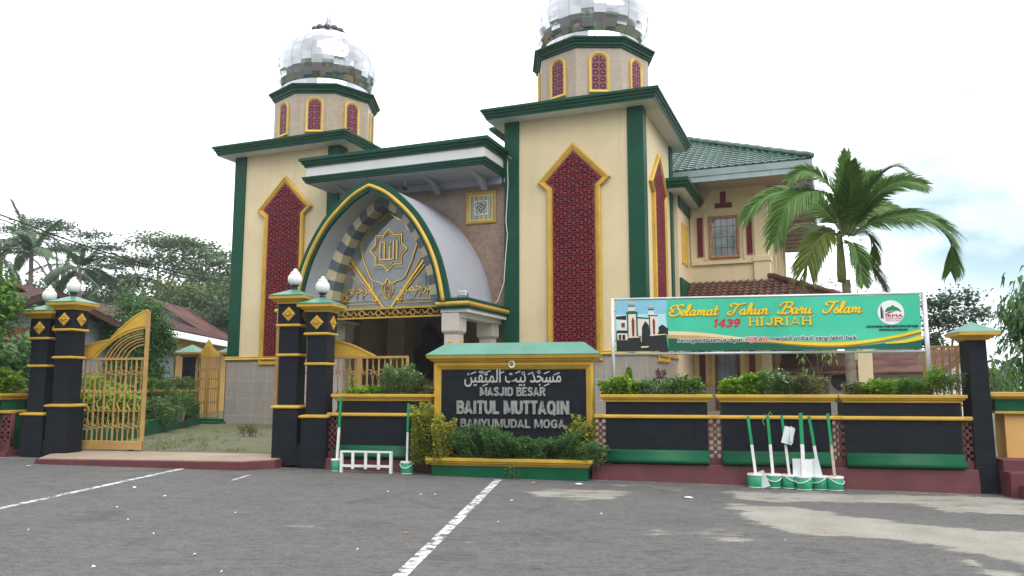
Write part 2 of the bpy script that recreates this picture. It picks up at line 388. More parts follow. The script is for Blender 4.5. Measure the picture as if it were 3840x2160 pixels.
mirror_t = NT('dome_mirror_steel'); mirror_t.col((.5, .515, .54)).set(Metallic=1, Roughness=.12)
mirror = mirror_t.mat; MATS['dome_mirror_steel'] = mirror
seam = paint('dome_seam', (.5, .51, .52), .25, .1, 5, 0, metal=.8)
def dome(par, cu, cv):
    prof = [(1.52, 13.07), (1.7, 13.2), (1.85, 13.42), (1.95, 13.7), (1.99, 14.0), (1.96, 14.3), (1.87, 14.6), (1.71, 14.88), (1.46, 15.16), (1.08, 15.42), (.58, 15.64)]
    c = (cu, cv, 0); u = MB(); u.smooth = True; u.lathe([(r - .01, z) for r, z in prof], 48, c); u.build('dome_shell', seam, par)
    d = MB(); N = 30; rg = random.Random(int(cu * 10)); d.smooth = True
    for k in range(N):
        a0, a1 = (k + .012) * 2 * math.pi / N, (k + .988) * 2 * math.pi / N; sh = .5 if k % 2 else 0
        rows = [0] + [i + sh for i in range(1 if not sh else 0, 10)] + [10]; rows = [q for q in rows if q == 0 or q > .3]
        for q0, q1 in zip(rows, rows[1:]):
            if q1 - q0 < .05: continue
            def at(q):
                q = min(q, 9.999); i = int(q); t = q - i; return (prof[i][0] * (1 - t) + prof[i + 1][0] * t, prof[i][1] * (1 - t) + prof[i + 1][1] * t)
            t0, t1, ts = rg.uniform(-.0035, .0035), rg.uniform(-.0035, .0035), rg.uniform(-.003, .003); g = []
            for i in range(5):
                q = q0 + (q1 - q0) * (i / 4 * .994 + .003); r, z = at(q); row = []
                for j in range(4):
                    a = a0 + (a1 - a0) * j / 3; rr = r + t0 * (1 - i / 4) + t1 * i / 4 + ts * (j / 3 - .5) - .006 * math.sin(i / 4 * math.pi) * (k % 3)
                    row.append((cu + rr * math.cos(a), cv + rr * math.sin(a), z))
                g.append(row)
            d.rings(g, closed=False, caps=(False, False))
    d.build('dome', mirror, par)
    s = MB(); n = 60; rows = []
    for r, z, zz in ((1.84, 12.84, 0), (1.76, 12.92, 0), (1.7, 13.1, .09)):
        rows.append([(cu + r * math.cos(k * 2 * math.pi / n), cv + r * math.sin(k * 2 * math.pi / n), z + (zz if k % 2 else 0)) for k in range(n)])
    s.rings(rows); s.build('dome_collar', mirror, par)
    f = MB(); f.smooth = True
    f.lathe([(.34, 15.62), (.3, 15.8), (.2, 15.98), (.15, 16.08), (.155, 16.1), (.13, 16.12), (.035, 16.52), (.012, 16.9), (.004, 17.12)], 12, c)
    f.lathe([(.56, 15.62), (.64, 15.66), (.6, 15.71), (.3, 15.74)], 24, c)
    f.build('finial', paint('finial_steel', (.33, .34, .36), .35, .1, 5, 0, metal=.8), par)
    p = MB(); p.smooth = True
    for k in range(12):
        a = k * R(30); x, y = cu + .56 * math.cos(a), cv + .56 * math.sin(a)
        p.M = Matrix.Translation((x, y, 15.73)) @ Matrix.Rotation(a, 4, 'Z'); p.lathe([(.01, .15), (.09, .12), (.145, .05), (.15, -.03), (.1, -.1)], 10)
    p.build('finial_petals', paint('dull_purple_metal', (.09, .08, .11), .4, .1, 5, 0, metal=.5), par)

def tower(u0, u1, dep, cu):
    b = MB(); b.box(u0 + .06, u1 - .06, .06, dep - .06, 2.6, 10.3)
    t = b.build('tower', cream, mosque)
    k = MB(); cornice(k, rect(u0, u1, 0, dep), [(.0, .2), (.0, 2.6)], (False, False)); k.build('base_cladding', basetile, t)
    k = MB(); cornice(k, rect(u0, u1, 0, dep), [(-.02, 2.58), (.05, 2.58), (.08, 2.62), (.05, 2.66), (.06, 2.7), (.0, 2.73), (-.08, 2.73)], (False, False)); k.build('base_band', gold, t)
    for x in (u0, u1 - .5):
        for y in (0, dep - .5):
            p = MB(); p.box(x, x + .5, y, y + .5, 2.7, 10.22); p.build('corner_pilaster', green, t, bevel=.012)
    k = MB(); cornice(k, rect(u0, u1, 0, dep), [(-.3, 10.18), (.44, 10.18), (.44, 10.22)], (True, True)); k.build('soffit', white, t)
    k = MB(); cornice(k, rect(u0, u1, 0, dep), [(.4, 10.19), (.46, 10.19), (.47, 10.26), (.5, 10.27), (.5, 10.33), (.55, 10.36), (.55, 10.42), (.6, 10.44), (.6, 10.52), (.5, 10.56)]); k.build('cornice', green, t)
    screen(t, SCREEN, Matrix.Translation((cu, .06, 0)))
    side = [(-.95, 2.4), (.95, 2.4), (.95, 7.77), (1.35, 8.05), (0, 9.27), (-1.35, 8.05), (-.95, 7.77)]
    if cu > 5: screen(t, side, Matrix.Translation((u1 - .06, 2.3, 0)) @ Matrix.Rotation(R(90), 4, 'Z'))
    cv = 2.35; ap = 1.8; oc = [(cu + ap / math.cos(R(22.5)) * math.cos(R(45 * i)), cv + ap / math.cos(R(22.5)) * math.sin(R(45 * i))) for i in range(8)]
    d = MB(); d.prismz(oc, 10.5, 12.62); d.build('drum', drumtile, t)
    k = MB(); cornice(k, oc, [(-.2, 12.55), (.05, 12.55), (.06, 12.62), (.11, 12.63), (.11, 12.7), (.16, 12.73), (.16, 12.77), (.23, 12.8), (.23, 12.86), (.1, 12.88)]); k.build('drum_cornice', green, t)
    arch = [(-.34, 11.02), (.34, 11.02), (.34, 12.1)] + [(.34 * math.cos(R(a)), 12.1 + .3 * math.sin(R(a))) for a in range(20, 180, 20)] + [(-.34, 12.1)]
    for i in range(8):
        a = R(-67.5 + 45 * i); M = Matrix.Translation((cu + ap * math.cos(a), cv + ap * math.sin(a), 0)) @ Matrix.Rotation(a + R(90), 4, 'Z')
        if i in (3, 4): continue
        f = MB(); f.M = M; frame(f, arch, [(0, .02), (0, -.05), (.03, -.075), (.07, -.06), (.1, -.04), (.1, .02)]); f.build('window_frame', paint('window_gold', (.62, .42, .07), .4, .1, 3, .1), t)
        inn = inset(ccw(arch), .1); hs = []
        for x in (-.115, .115):
            for z in (11.24, 11.47, 11.7, 11.93, 12.16):
                for q in range(4):
                    aa = R(90 * q + 45); hs.append(petal(x, z, aa, .035, .098, .034))
                    hs.append([(x + math.cos(aa + R(45) + e) * rr, z + math.sin(aa + R(45) + e) * rr) for e, rr in ((-.35, .07), (.35, .07), (.3, .095), (-.3, .095))])
        hs = [h for h in hs if all(inside(q, inset(inn, .012)) for q in h)]
        holes_panel('window_lattice', inn, hs, .03, paint('drum_screen_paint', (.2, .045, .07), .5, .1, 3, .05), t, M @ Matrix.Translation((0, -.025, 0)))
        k = MB(); k.M = M; k.prism(inset(ccw(arch), .06), -.006, .01); k.build('window_shade_sheet', dark, t)  # dark sheet in place of a shaded opening behind the lattice
    dome(t, cu, cv)
    return t
tL = tower(-1.2, 3.42, 5.0, 1.12); tR = tower(9.72, 14.28, 5.0, 12.05)
tL['label'] = 'tower behind the gate, with its whole dome and finial in view'
tR['label'] = 'tower beside the side wing, its dome cut by the top of the picture'

# ---- portal: marble wall, vaulted arch, glass, canopy
AC = 6.59
def prof(h): return [(AC - x, z) for x, z in reversed(h)] + [(AC + x, z) for x, z in h[1:]]
def fine(h): return spline(h, 4)
HO = fine([(0, 7.8), (.5, 7.6), (.95, 7.27), (1.53, 6.7), (1.98, 6.05), (2.3, 5.4), (2.52, 4.7), (2.66, 4.05)])
HI = fine([(0, 7.5), (.45, 7.27), (.85, 6.98), (1.38, 6.48), (1.8, 5.85), (2.08, 5.25), (2.25, 4.65), (2.36, 4.05)])
HV = fine([(0, 7.46), (.42, 7.24), (.75, 6.97), (1.2, 6.52), (1.58, 5.98), (1.85, 5.4), (2.02, 4.8), (2.14, 4.05)])
HG = fine([(0, 7.2), (.3, 7.02), (.55, 6.82), (.95, 6.42), (1.27, 5.88), (1.5, 5.35), (1.66, 4.75), (1.78, 4.05)])
O_, I_, V_, G_ = prof(HO), prof(HI), prof(HV), prof(HG)
m = MB(); m.prism([(3.36, .3), (4.05, .3), (4.05, 4.05)] + I_ + [(9.13, 4.05), (9.13, .3), (9.78, .3), (9.78, 8.3), (3.36, 8.3)], .3, .62)
m.build('portal_wall', marble, mosque)
m = MB(); st = lambda inn, v: [(x, v, z) for x, z in O_] + [(x, v, z) for x, z in reversed(inn)]
m.rings([st(I_, -2.98), st(V_, -2.35), st(V_, .32)]); va = m.build('arch_vault', arch_grey, mosque)
m = MB(); m.prism(prof([(x + .06, z + .05) for x, z in HO]) + list(reversed(prof(HI))), -3.1, -2.97)
for sg in (1, -1):      # the ledge at the foot of the arch, running back to the tower
    x0, x1 = sorted((AC + sg * 2.34, AC + sg * 3.24))
    k = MB(); cornice(k, rect(x0, x1, -3.02, .28), [(0, 3.84), (.02, 3.84), (.05, 3.9), (.02, 3.96), (.05, 4.04), (.06, 4.12), (0, 4.15)]); k.build('arch_ledge', green, mosque)
    k = MB(); cornice(k, rect(x0, x1, -3.02, .28), [(.0, 3.92), (.045, 3.92), (.075, 3.96), (.075, 4.0), (.045, 4.04), (0, 4.04)], (False, False)); k.build('ledge_band', gold, mosque)
    k = MB(); k.box(x0 + .03, x1 - .03, -2.95, .3, 3.74, 3.84); k.box(x0 + .24, x1 - .24, -2.85, .3, 3.6, 3.74); k.build('ledge_soffit', white, mosque)
    for q in (-2.7, -.25):
        cx = AC + sg * 2.68
        k = MB(); k.box(cx - .21, cx + .21, q - .21, q + .21, .3, 3.12); k.frus((cx - .21, cx + .21, q - .21, q + .21, 3.12), (cx - .27, cx + .27, q - .27, q + .27, 3.2)); k.box(cx - .27, cx + .27, q - .27, q + .27, 3.2, 3.72)
        pc = k.build('portal_column', paletile, mosque, bevel=.015)
        for r_ in (0, 90):
            k = MB(); k.M = Matrix.Translation((cx, q, 2.82)) @ Matrix.Rotation(R(r_), 4, 'Z') @ Matrix.Translation((0, -.21, 0)); rosette(k, .15) if 'rosette' in globals() else None
            if k.v: k.build('rosette', gold, pc)
m.build('arch_trim', green, va)
mid = prof([((a[0] + b[0]) / 2 + .01, (a[1] + b[1]) / 2) for a, b in zip(HO, HI)])
m = MB(); m.smooth = True; m.tube([(x, -3.1, z) for x, z in mid], .062, 8); m.build('arch_roll', gold, va)
vc, vg = voussoir(); NV = 13
def along(h, t):
    d = [0]
    for a, b in zip(h, h[1:]): d.append(d[-1] + math.dist(a, b))
    t *= d[-1]
    for i in range(len(h) - 1):
        if t <= d[i + 1] + 1e-9: q = (t - d[i]) / (d[i + 1] - d[i]); return (h[i][0] + (h[i + 1][0] - h[i][0]) * q, h[i][1] + (h[i + 1][1] - h[i][1]) * q)
    return h[-1]
for mat_, par_, nm in ((vc, 0, 'cream_voussoirs'), (vg, 1, 'grey_voussoirs')):
    m = MB()
    for sg in (1, -1):
        for k in range(NV):
            if (k + 1) % 2 != par_: continue
            a, b = k / NV, (k + .985) / NV; q = [along(HV, a), along(HV, b), along(HG, b), along(HG, a)]
            m.prism([(AC + sg * x * .998, z) for x, z in (q if sg < 0 else q[::-1])], -2.36, -1.8)
    m.build(nm, mat_, va)
gt = NT('tinted_glass'); f_ = gt.noise(1.6, 5)
gt.col(gt.mix(gt.rng(f_, .35, .65), (.1, .13, .145), (.17, .205, .22))).set(Roughness=.06, Specular_IOR_Level=.9, Coat_Weight=1.0, Coat_Roughness=.03)  # tint lifted to a mottled grey, standing in for mirrored bright sky
gt.bump(gt.noise(2.5, 2), .06, .02); glass = gt.mat; MATS['tinted_glass'] = glass
m = MB(); m.prism(list(reversed(G_)), -1.86, -1.83); gl = m.build('glass_screen', glass, va)
leadgold = paint('polished_gold_line', (.72, .47, .1), .22, .15, 6, 0, metal=.75)
amber = paint('amber_glass', (.28, .08, .02), .2, .3, 9, 0)
m = MB(); Y0, Y1 = -1.9, -1.86
ks = [0]
def ln(pts, w=.035, closed=False):
    ks[0] += 1; w *= .6; e = .0011 * (ks[0] % 23); stroke(m, [(AC + x, z) for x, z in pts], w, Y0 - e, Y1, closed)
star = []
for k in range(16):
    a = R(90 + 22.5 * k); r = .66 if k % 2 == 0 else .5; star.append((r * math.cos(a), 5.88 + r * math.sin(a)))
ln(star, .05, True); ln([(x * .86, 5.88 + (z - 5.88) * .86) for x, z in star], .018, True)
for x0, x1, zb, zt in ((-.33, -.27, 5.6, 6.1), (-.17, -.11, 5.56, 6.14), (.02, .08, 5.6, 5.98), (.15, .21, 5.6, 6.15), (.28, .34, 5.58, 6.15)): ln([((x0 + x1) / 2, zb), ((x0 + x1) / 2, zt)], .06)
ln([(-.33, 5.58), (.2, 5.58)], .06); ln([(-.3, 6.1), (-.14, 6.14)], .05); ln(spline([(-.06, 6.12), (-.02, 6.04), (.02, 6.1), (.06, 6.04), (.1, 6.12)], 4), .02)
cart = spline([(0, 7.08), (.28, 6.86), (.55, 6.74), (.68, 6.5), (.86, 6.42), (.98, 6.2), (1.0, 5.98)], 4) + [(.84, 5.5), (.62, 5.02)] + spline([(.5, 4.92), (.3, 4.88), (.15, 4.8), (0, 4.98)], 3)
ln(cart, .042); ln([(-x, z) for x, z in cart], .042)
for sg in (1, -1):
    ln([(sg * 1.5, 5.36), (sg * .12, 4.12)] if False else [(sg * 1.42, 5.72), (sg * .14, 4.08)], .1)
    ln([(sg * 1.36, 5.42), (sg * .36, 4.3), (sg * 1.62, 4.3)], .04); ln(spline([(sg * 1.4, 5.4), (sg * 1.52, 5.0), (sg * 1.62, 4.3)], 5), .04)
    ln([(sg * 1.2, 5.6), (sg * .24, 4.2)], .018); ln([(sg * .24, 4.2), (sg * 1.7, 4.2)], .018)
    for cx, cz, r in ((1.37, 5.48, .09), (.42, 4.37, .09), (1.56, 4.4, .09)): ln(circ(sg * cx, cz, r, 12), .03, True); ln(circ(sg * (cx + .02), cz - .1, r * .6, 10), .02, True)
    for q in ((1.1, 4.35, 1.3, 5.1), (.9, 4.35, 1.02, 4.8), (1.4, 4.4, 1.2, 4.75)): ln(spline([(sg * q[0], q[1]), (sg * (q[0] + q[2]) / 2 + .1, (q[1] + q[3]) / 2), (sg * q[2], q[3])], 5), .01)
    for z in (4.5, 5.3, 6.4): ln([(sg * .2, z), (sg * (.5 if z > 5 else .3), z)], .01)
for r in (.1, .2): ln(spline([(0, 4.95), (r * .9, 4.75), (r, 4.6), (r * .4, 4.38), (0, 4.33), (-r * .4, 4.38), (-r, 4.6), (-r * .9, 4.75)], 3, True), .025, True)
m.build('glass_goldwork', leadgold, va)
m = MB()
for dx, dz, r in ((0, 4.68, .07), (-.07, 4.53, .05), (.07, 4.53, .05), (0, 4.4, .045)): m.prism(circ(AC + dx, dz, r, 10), -1.885, -1.86)
m.build('glass_amber_drops', amber, va)
m = MB(); put_text(m, text_mesh('\uFEE2\uFEF4\uFEA3\uFEAE\uFEDF\uFE8D', .42, .006), AC - 1.0, 4.55, -1.885); put_text(m, text_mesh('\uFEE6\uFEE4\uFEA3\uFEAE\uFEDF\uFE8D', .42, .006), AC + 1.0, 4.55, -1.885)
m.build('glass_lettering', leadgold, va)
m = MB(); m.box(AC - 1.8, AC + 1.8, -1.93, -1.85, 4.02, 4.08); m.box(AC - 1.86, AC + 1.86, -1.93, -1.85, 3.74, 3.79)
for k in range(6):
    cx = AC - 1.5 + k * .6
    stroke(m, circ(cx, 3.905, .09, 10), .022, -1.92, -1.87, True); stroke(m, spline([(cx - .28, 3.98), (cx - .2, 3.86), (cx - .1, 3.9)], 4), .016, -1.915, -1.872); stroke(m, spline([(cx + .28, 3.98), (cx + .2, 3.86), (cx + .1, 3.9)], 4), .016, -1.913, -1.874)
    stroke(m, [(cx - .3, 3.8), (cx + .02, 4.02)], .012, -1.905, -1.878); stroke(m, [(cx + .3, 3.8), (cx - .02, 4.02)], .012, -1.9, -1.882)
m.build('lintel_rail', gold, mosque)
# canopy over the arch
m = MB(); m.box(3.12, 9.66, -1.5, .3, 8.5, 9.0); cn = m.build('canopy', white, mosque)
k = MB(); cornice(k, rect(3.12, 9.66, -1.5, .28), [(-.1, 8.44), (.03, 8.44), (.03, 8.49), (.07, 8.51), (.07, 8.56), (.1, 8.58), (.1, 8.63), (0, 8.65)]); k.build('canopy_band', green, cn)
k = MB(); cornice(k, rect(3.12, 9.66, -1.5, .28), [(.0, 8.98), (.05, 8.98), (.06, 9.05), (.12, 9.07), (.12, 9.13), (.19, 9.16), (.19, 9.26), (.1, 9.28)]); k.build('canopy_cornice', green, cn)
k = MB(); k.box(3.3, 9.6, .05, .3, 8.2, 8.44); k.box(3.2, 9.58, -1.42, .05, 8.41, 8.438); k.build('soffit_beam', arch_grey, cn)
for x in (3.9, 5.6, 7.3, 9.0):
    k = MB(); q = [(-1.2, 8.41), (-.75, 8.36), (-.35, 8.28), (-.12, 8.12), (.05, 8.02), (.05, 8.41)]; k.rings([[(x - .09, y, z) for y, z in q], [(x + .09, y, z) for y, z in q]]); k.build('soffit_bracket', arch_grey, cn)
# hall seen through the arch
m = MB(); m.box(3.0, 10.2, .32, 6.6, .2, .48); m.build('hall_floor', paint('hall_floor_tile', (.3, .28, .26), .3, .2, 3, 0), mosque)
m = MB(); m.box(3.4, 9.75, 6.5, 6.7, .4, 5.4); m.box(3.2, 3.4, .6, 6.7, .4, 5.4); m.box(9.75, 9.95, .6, 6.7, .4, 5.4); m.box(3.4, 9.75, .6, 6.5, 5.25, 5.4); m.build('hall_wall', paint('hall_wall_paint', (.55, .43, .32), .6, .1, 2, .05), mosque)
u0, _ = M_at(1451, 1300, 2.6); u1, _ = M_at(1515, 1300, 2.6)
m = MB(); m.box(u0, u1, 2.6, 2.6 + (u1 - u0), .45, 5.26); m.build('hall_column', paint('hall_column_paint', (.4, .32, .24), .6, .1, 2, .05), mosque)
nu, nzz = M_at(1610, 1215, 6.48)
m = MB(); ar = [(-.3, .9), (.3, .9), (.3, nzz - 1.15), (.85, nzz - .75), (0, nzz + .15), (-.85, nzz - .75), (-.3, nzz - 1.15)]; m.M = Matrix.Translation((nu, 6.48, 0)); frame(m, ar, [(0, .02), (0, -.05), (.1, -.04), (.1, .02)]); m.build('niche_frame', paint('niche_frame_paint', (.2, .14, .1), .6), mosque)
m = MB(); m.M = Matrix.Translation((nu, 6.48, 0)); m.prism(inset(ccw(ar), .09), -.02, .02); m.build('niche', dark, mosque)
m = MB(); sx = M_at(1380, 1290, 5.4)[0]
for k in range(9): m.box(sx + .26 * k, sx + .26 * (k + 1), 5.2, 6.4, 1.2 + .2 * k if False else .48, 1.5 + .2 * k)
sta = m.build('stair_flight', paint('stair_concrete', (.16, .13, .11), .7), mosque)
m = MB()
for k in range(0, 9, 2): m.box(sx + .26 * k + .1, sx + .26 * k + .13, 5.22, 5.25, 1.5 + .2 * k, 2.4 + .2 * k)
m.tube([(sx + .1, 5.23, 2.4), (sx + 2.3, 5.23, 4.1)], .03, 6); m.build('stair_railing', steel, sta)
x_, z_ = M_at(1553, 1225, 6.3); m = MB(); m.box(x_ - .2, x_ + .2, 6.2, 6.48, z_ - .55, z_ + .45); m.build('wall_speaker', black, mosque)
x_, z_ = M_at(1525, 1300, 6.4); m = MB(); m.box(x_ - .35, x_ + .35, 6.44, 6.49, .6, z_ + .1); m.build('notice_board', dark, mosque)

# ---- side wing with the green tiled roof
m = MB(); m.box(14.3, 17.26, 7.52, 23, .3, 9.6); wing = m.build('side_wing', cream, mosque)
m = MB(); m.box(16.82, 17.32, 7.46, 7.96, 6.45, 9.4); m.box(16.78, 17.36, 7.42, 8.0, 5.5, 6.35); m.box(16.74, 17.4, 7.38, 8.04, 6.3, 6.5); m.build('corner_pier', cream, wing, bevel=.01)
m = MB(); m.box(14.5, 16.76, 7.42, 7.56, 6.27, 6.4); m.box(14.46, 14.6, 7.45, 7.56, 6.4, 9.4); m.build('sill_band', cream, wing)
m = MB()       # raised gable moulding over the window
for pts in ([(14.62, 8.42), (14.9, 8.42), (15.5, 9.5)], [(16.72, 8.42), (16.3, 8.42), (15.9, 9.5)], [(15.02, 6.45), (15.02, 8.3), (15.2, 8.45)], [(16.45, 6.45), (16.45, 8.3), (16.28, 8.45)]): stroke(m, pts, .07, 7.47, 7.53)
m.build('gable_moulding', cream, wing)
def lattice_strip(par, x0, x1, z0, z1, y, M=None, name='lattice_strip'):
    hs = []; n = max(2, round((z1 - z0) / (x1 - x0))); h = (z1 - z0) / n; c = (x0 + x1) / 2
    for k in range(n):
        z = z0 + h * (k + .5); hs.append(circ(c, z, h * .17, 8))
        for q in range(4): hs.append(petal(c, z, R(45 + 90 * q), h * .25, h * .62, h * .12))
        hs += [circ(c, z + h / 2, h * .13, 6)] if k < n - 1 else []
    box_ = ccw([(x0, z0), (x1, z0), (x1, z1), (x0, z1)]); inn = inset(box_, .012)
    hs = [g for g in hs if all(inside(p, inn) for p in g)]
    M0 = M or Matrix.Identity(4)
    holes_panel(name, box_, hs, .03, maroon, par, M0 @ Matrix.Translation((0, y - .03, 0)))
    b = MB(); b.M = M0; b.box(x0 + .01, x1 - .01, y - .012, y + .01, z0 + .01, z1 - .01); b.build('lattice_shade_sheet', dark, par)  # shade inside the holes is this dark sheet on solid wall
def window(par, x0, x1, z0, z1, y, fw=.1, mat_f=None, bars=True, M=None, nm='window'):
    f = MB(); f.M = M; frame(f, rect(x0, x1, z0, z1), [(0, .02), (0, -.06), (.02, -.08), (fw * .7, -.07), (fw, -.04), (fw, .02)]); w_ = f.build(nm + '_frame', mat_f or wood, par)
    p = MB(); p.M = M; p.box(x0 + fw * .8, x1 - fw * .8, y - .005 if False else -.02, .01, z0 + fw * .8, z1 - fw * .8); p.build(nm + '_pane', glass, par)
    if bars:
        b = MB(); b.M = M
        for q in (.2, .4, .6, .8): b.box(x0 + (x1 - x0) * q - .006, x0 + (x1 - x0) * q + .006, -.035, -.022, z0 + fw, z1 - fw)
        for q in (.25, .5, .75): b.box(x0 + fw, x1 - fw, -.033, -.0225, z0 + (z1 - z0) * q - .006, z0 + (z1 - z0) * q + .006)
        b.build(nm + '_bars', dark, par)
window(wing, 15.17, 16.29, 6.49, 8.13, 7.5, .12, M=Matrix.Translation((0, 7.5, 0)))
lattice_strip(wing, 14.72, 14.93, 6.6, 8.12, 7.52); lattice_strip(wing, 16.55, 16.75, 6.6, 8.12, 7.52)
T_ = [(15.41, 8.45), (16.05, 8.45), (16.05, 8.64), (15.83, 8.64), (15.83, 9.08), (15.62, 9.08), (15.62, 8.64), (15.41, 8.64)]
hs = [petal(x, z, R(45 + 90 * q), .02, .085, .022) for x, z in ((15.51, 8.55), (15.73, 8.55), (15.95, 8.55), (15.73, 8.75), (15.73, 8.96)) for q in range(4)]
holes_panel('gable_lattice', ccw(T_), hs, .03, maroon, wing, Matrix.Translation((0, 7.49, 0)))
m = MB(); m.prism(inset(ccw(T_), .01), 7.5, 7.53); m.build('gable_shade_sheet', dark, wing)  # shade behind the pierced gable made by colour, no recess there
MS = Matrix.Translation((17.26, 0, 0)) @ Matrix.Rotation(R(90), 4, 'Z')
for k in range(5):
    c = 9.4 + 2.7 * k
    window(wing, c - .5, c + .5, 6.5, 8.6, 0, .12, M=MS, bars=False)
    for d in (-.85, .65): lattice_strip(wing, c + d, c + d + .2, 6.6, 8.6, 0, MS)
    b = MB(); b.M = MS; b.box(c - 1.2, c - .98, -.14, 0, 5.6, 9.3); b.build('side_pier', cream, wing)
def tiles(mb, P0, e, f, H, xl, xr, row=.34, col=.3, amp=.03, lip=.035):
    nrm = e.cross(f).normalized(); nr = int(H / row); sub = 4
    for r in range(nr):
        t0, t1 = r * row, (r + 1) * row + .02; a, b = xl(t0), xr(t0); a2, b2 = xl(t1), xr(t1)
        n = int((b - a) / col * sub) + 1
        if n < 2: continue
        L0, L1, Lo = [], [], []
        for i in range(n + 1):
            x = a + (b - a) * i / n; x2 = min(max(x, a2), b2); ph = x / col * 2 * math.pi
            w = math.cos(ph); hh = amp * (w * .7 + .3 * math.cos(2 * ph)); sc = .04 * (w * .5 - .5)
            q = P0 + e * x + f * (t0 - sc - .05); L0.append(tuple(q + nrm * (hh + lip))); Lo.append(tuple(q + nrm * (hh - .02)))
            L1.append(tuple(P0 + e * x2 + f * t1 + nrm * hh))
        mb.rings([Lo, L0, L1], closed=False, caps=(False, False))
rg = NT('green_metal_roof_tile'); rg.col(rg.mix(rg.rng(rg.noise(1.2, 6), .35, .7), (.035, .085, .065), (.07, .145, .115))).set(Roughness=.38, Specular_IOR_Level=.45)
rooftile = rg.mat
m = MB(); U0, U1, V0, V1, ZE, SL = 8.6, 18.95, 6.0, 23.5, 9.66, .53; HW = (U1 - U0) / 2
f1 = Vector((0, 1, SL)).normalized(); H1 = HW * math.sqrt(1 + SL * SL); kx = 1 / math.sqrt(1 + SL * SL)
tiles(m, Vector((U0, V0, ZE)), Vector((1, 0, 0)), f1, H1, lambda t: t * kx, lambda t: 2 * HW - t * kx)
f2 = Vector((-1, 0, SL)).normalized()
tiles(m, Vector((U1, V0, ZE)), Vector((0, 1, 0)), f2, H1, lambda t: t * kx, lambda t: V1 - V0)
f3 = Vector((1, 0, SL)).normalized(); m.add([(U0, V0, ZE), (U0, V1, ZE), (U0 + HW, V1, ZE + HW * SL), (U0 + HW, V0 + HW, ZE + HW * SL)], [(0, 3, 2, 1)])
roof = m.build('roof', rooftile, mosque)
m = MB(); m.smooth = True; hp = [(U1 + .05 - (HW) * k / 24, V0 - .05 + HW * k / 24, ZE + .06 + HW * SL * k / 24 + (.03 if k % 2 else 0)) for k in range(25)]; m.tube(hp, .11, 8); m.tube([(U0 + HW, V0 + HW, ZE + HW * SL), (U0 + HW, V1, ZE + HW * SL)], .12, 8); m.build('roof_ridge', rooftile, roof)
m = MB(); cornice(m, rect(U0, U1, V0, V1), [(-.06, 9.16), (0.0, 9.16), (.0, 9.36), (.03, 9.37), (.05, 9.6), (-.02, 9.62)], (False, False)); m.build('fascia', skyblue, roof)
m = MB(); m.box(U0 + .05, U1 - .05, V0 + .05, V1 - .05, 9.2, 9.24)
for k in range(14): m.box(17.3, U1 - .06, V0 + 1.6 + 1.2 * k, V0 + 1.68 + 1.2 * k, 9.1, 9.2)
m.build('eave_soffit', paint('eave_timber', (.42, .35, .3), .6, .1, 3, .1), roof)
# link between tower and wing: wall with three gilded slots, green cornice
m = MB(); m.box(14.0, 14.42, 4.9, 7.6, .3, 8.75); ln_ = m.build('link_wall', peach, mosque)
m = MB(); m.box(14.0, 14.48, 5.0, 7.45, 8.1, 8.6); m.build('link_frieze', green, ln_)
m = MB(); m.box(14.0, 14.5, 5.0, 7.5, 4.6, 5.5); m.build('link_base', green, ln_)
m = MB(); cornice(m, rect(14.0, 14.42, 4.4, 7.1), [(.3, 8.5), (.42, 8.5), (.44, 8.6), (.5, 8.62), (.5, 8.7), (.57, 8.73), (.57, 8.85), (.4, 8.88)]); m.build('link_cornice', green, ln_)
m = MB(); cornice(m, rect(14.0, 14.42, 4.4, 7.1), [(-.1, 8.49), (.41, 8.49), (.41, 8.52)]); m.build('link_soffit', white, ln_)
MK = Matrix.Translation((14.42, 0, 0)) @ Matrix.Rotation(R(90), 4, 'Z')
for c in (5.72, 6.18, 6.64):
    a = [(c - .13, 6.1), (c + .13, 6.1), (c + .13, 7.5)] + [(c + .13 * math.cos(R(t)), 7.5 + .13 * math.sin(R(t))) for t in (30, 60, 90, 120, 150)] + [(c - .13, 7.5)]
    k = MB(); k.M = MK; frame(k, a, [(0, .02), (0, -.05), (.03, -.06), (.05, -.02), (.06, .0)]); k.prism(inset(ccw(a), .055), -.012, .0); k.build('gilded_slot', gold, ln_)
# brown tiled porch roof and the porch under it
m = MB(); br = NT('brown_clay_tile'); br.col(br.mix(br.rng(br.noise(2.2, 6), .35, .68), (.055, .022, .016), (.15, .065, .045))).set(Roughness=.42); brtile = br.mat
SL2, PE, PZ = .46, 4.6, 5.68; d2 = 7.5 - PE; f4 = Vector((0, 1, SL2)).normalized(); k2 = 1 / math.sqrt(1 + SL2 * SL2); zl = PZ - d2 * SL2
tiles(m, Vector((14.3, PE, zl)), Vector((1, 0, 0)), f4, d2 / k2, lambda t: .1, lambda t: 17.3 + d2 - 14.3 - t * k2, .33, .25, .045, .045)
tiles(m, Vector((17.3 + d2, PE, zl)), Vector((0, 1, 0)), Vector((-1, 0, SL2)).normalized(), d2 / k2, lambda t: t * k2, lambda t: 17, .33, .25, .045, .045)
pr = m.build('porch_roof', brtile, mosque)
m = MB(); m.smooth = True; m.tube([(17.3 + d2 - d2 * k / 12, PE + d2 * k / 12, zl + .07 + d2 * SL2 * k / 12 + (.035 if k % 2 else 0)) for k in range(13)], .11, 8); m.build('porch_hip', brtile, pr)
m = MB(); m.box(14.4, 17.2 + d2, PE + .05, PE + .1, zl - .22, zl + .0); m.box(17.15 + d2, 17.2 + d2, PE + .1, 23, zl - .22, zl); m.box(14.4, 17.15 + d2, PE + .1, 7.5, zl - .05, zl - .01); m.box(17.2, 17.15 + d2, 7.5, 23, zl - .05, zl - .01); m.build('porch_fascia', paint('grey_board', (.3, .31, .31), .6), pr)
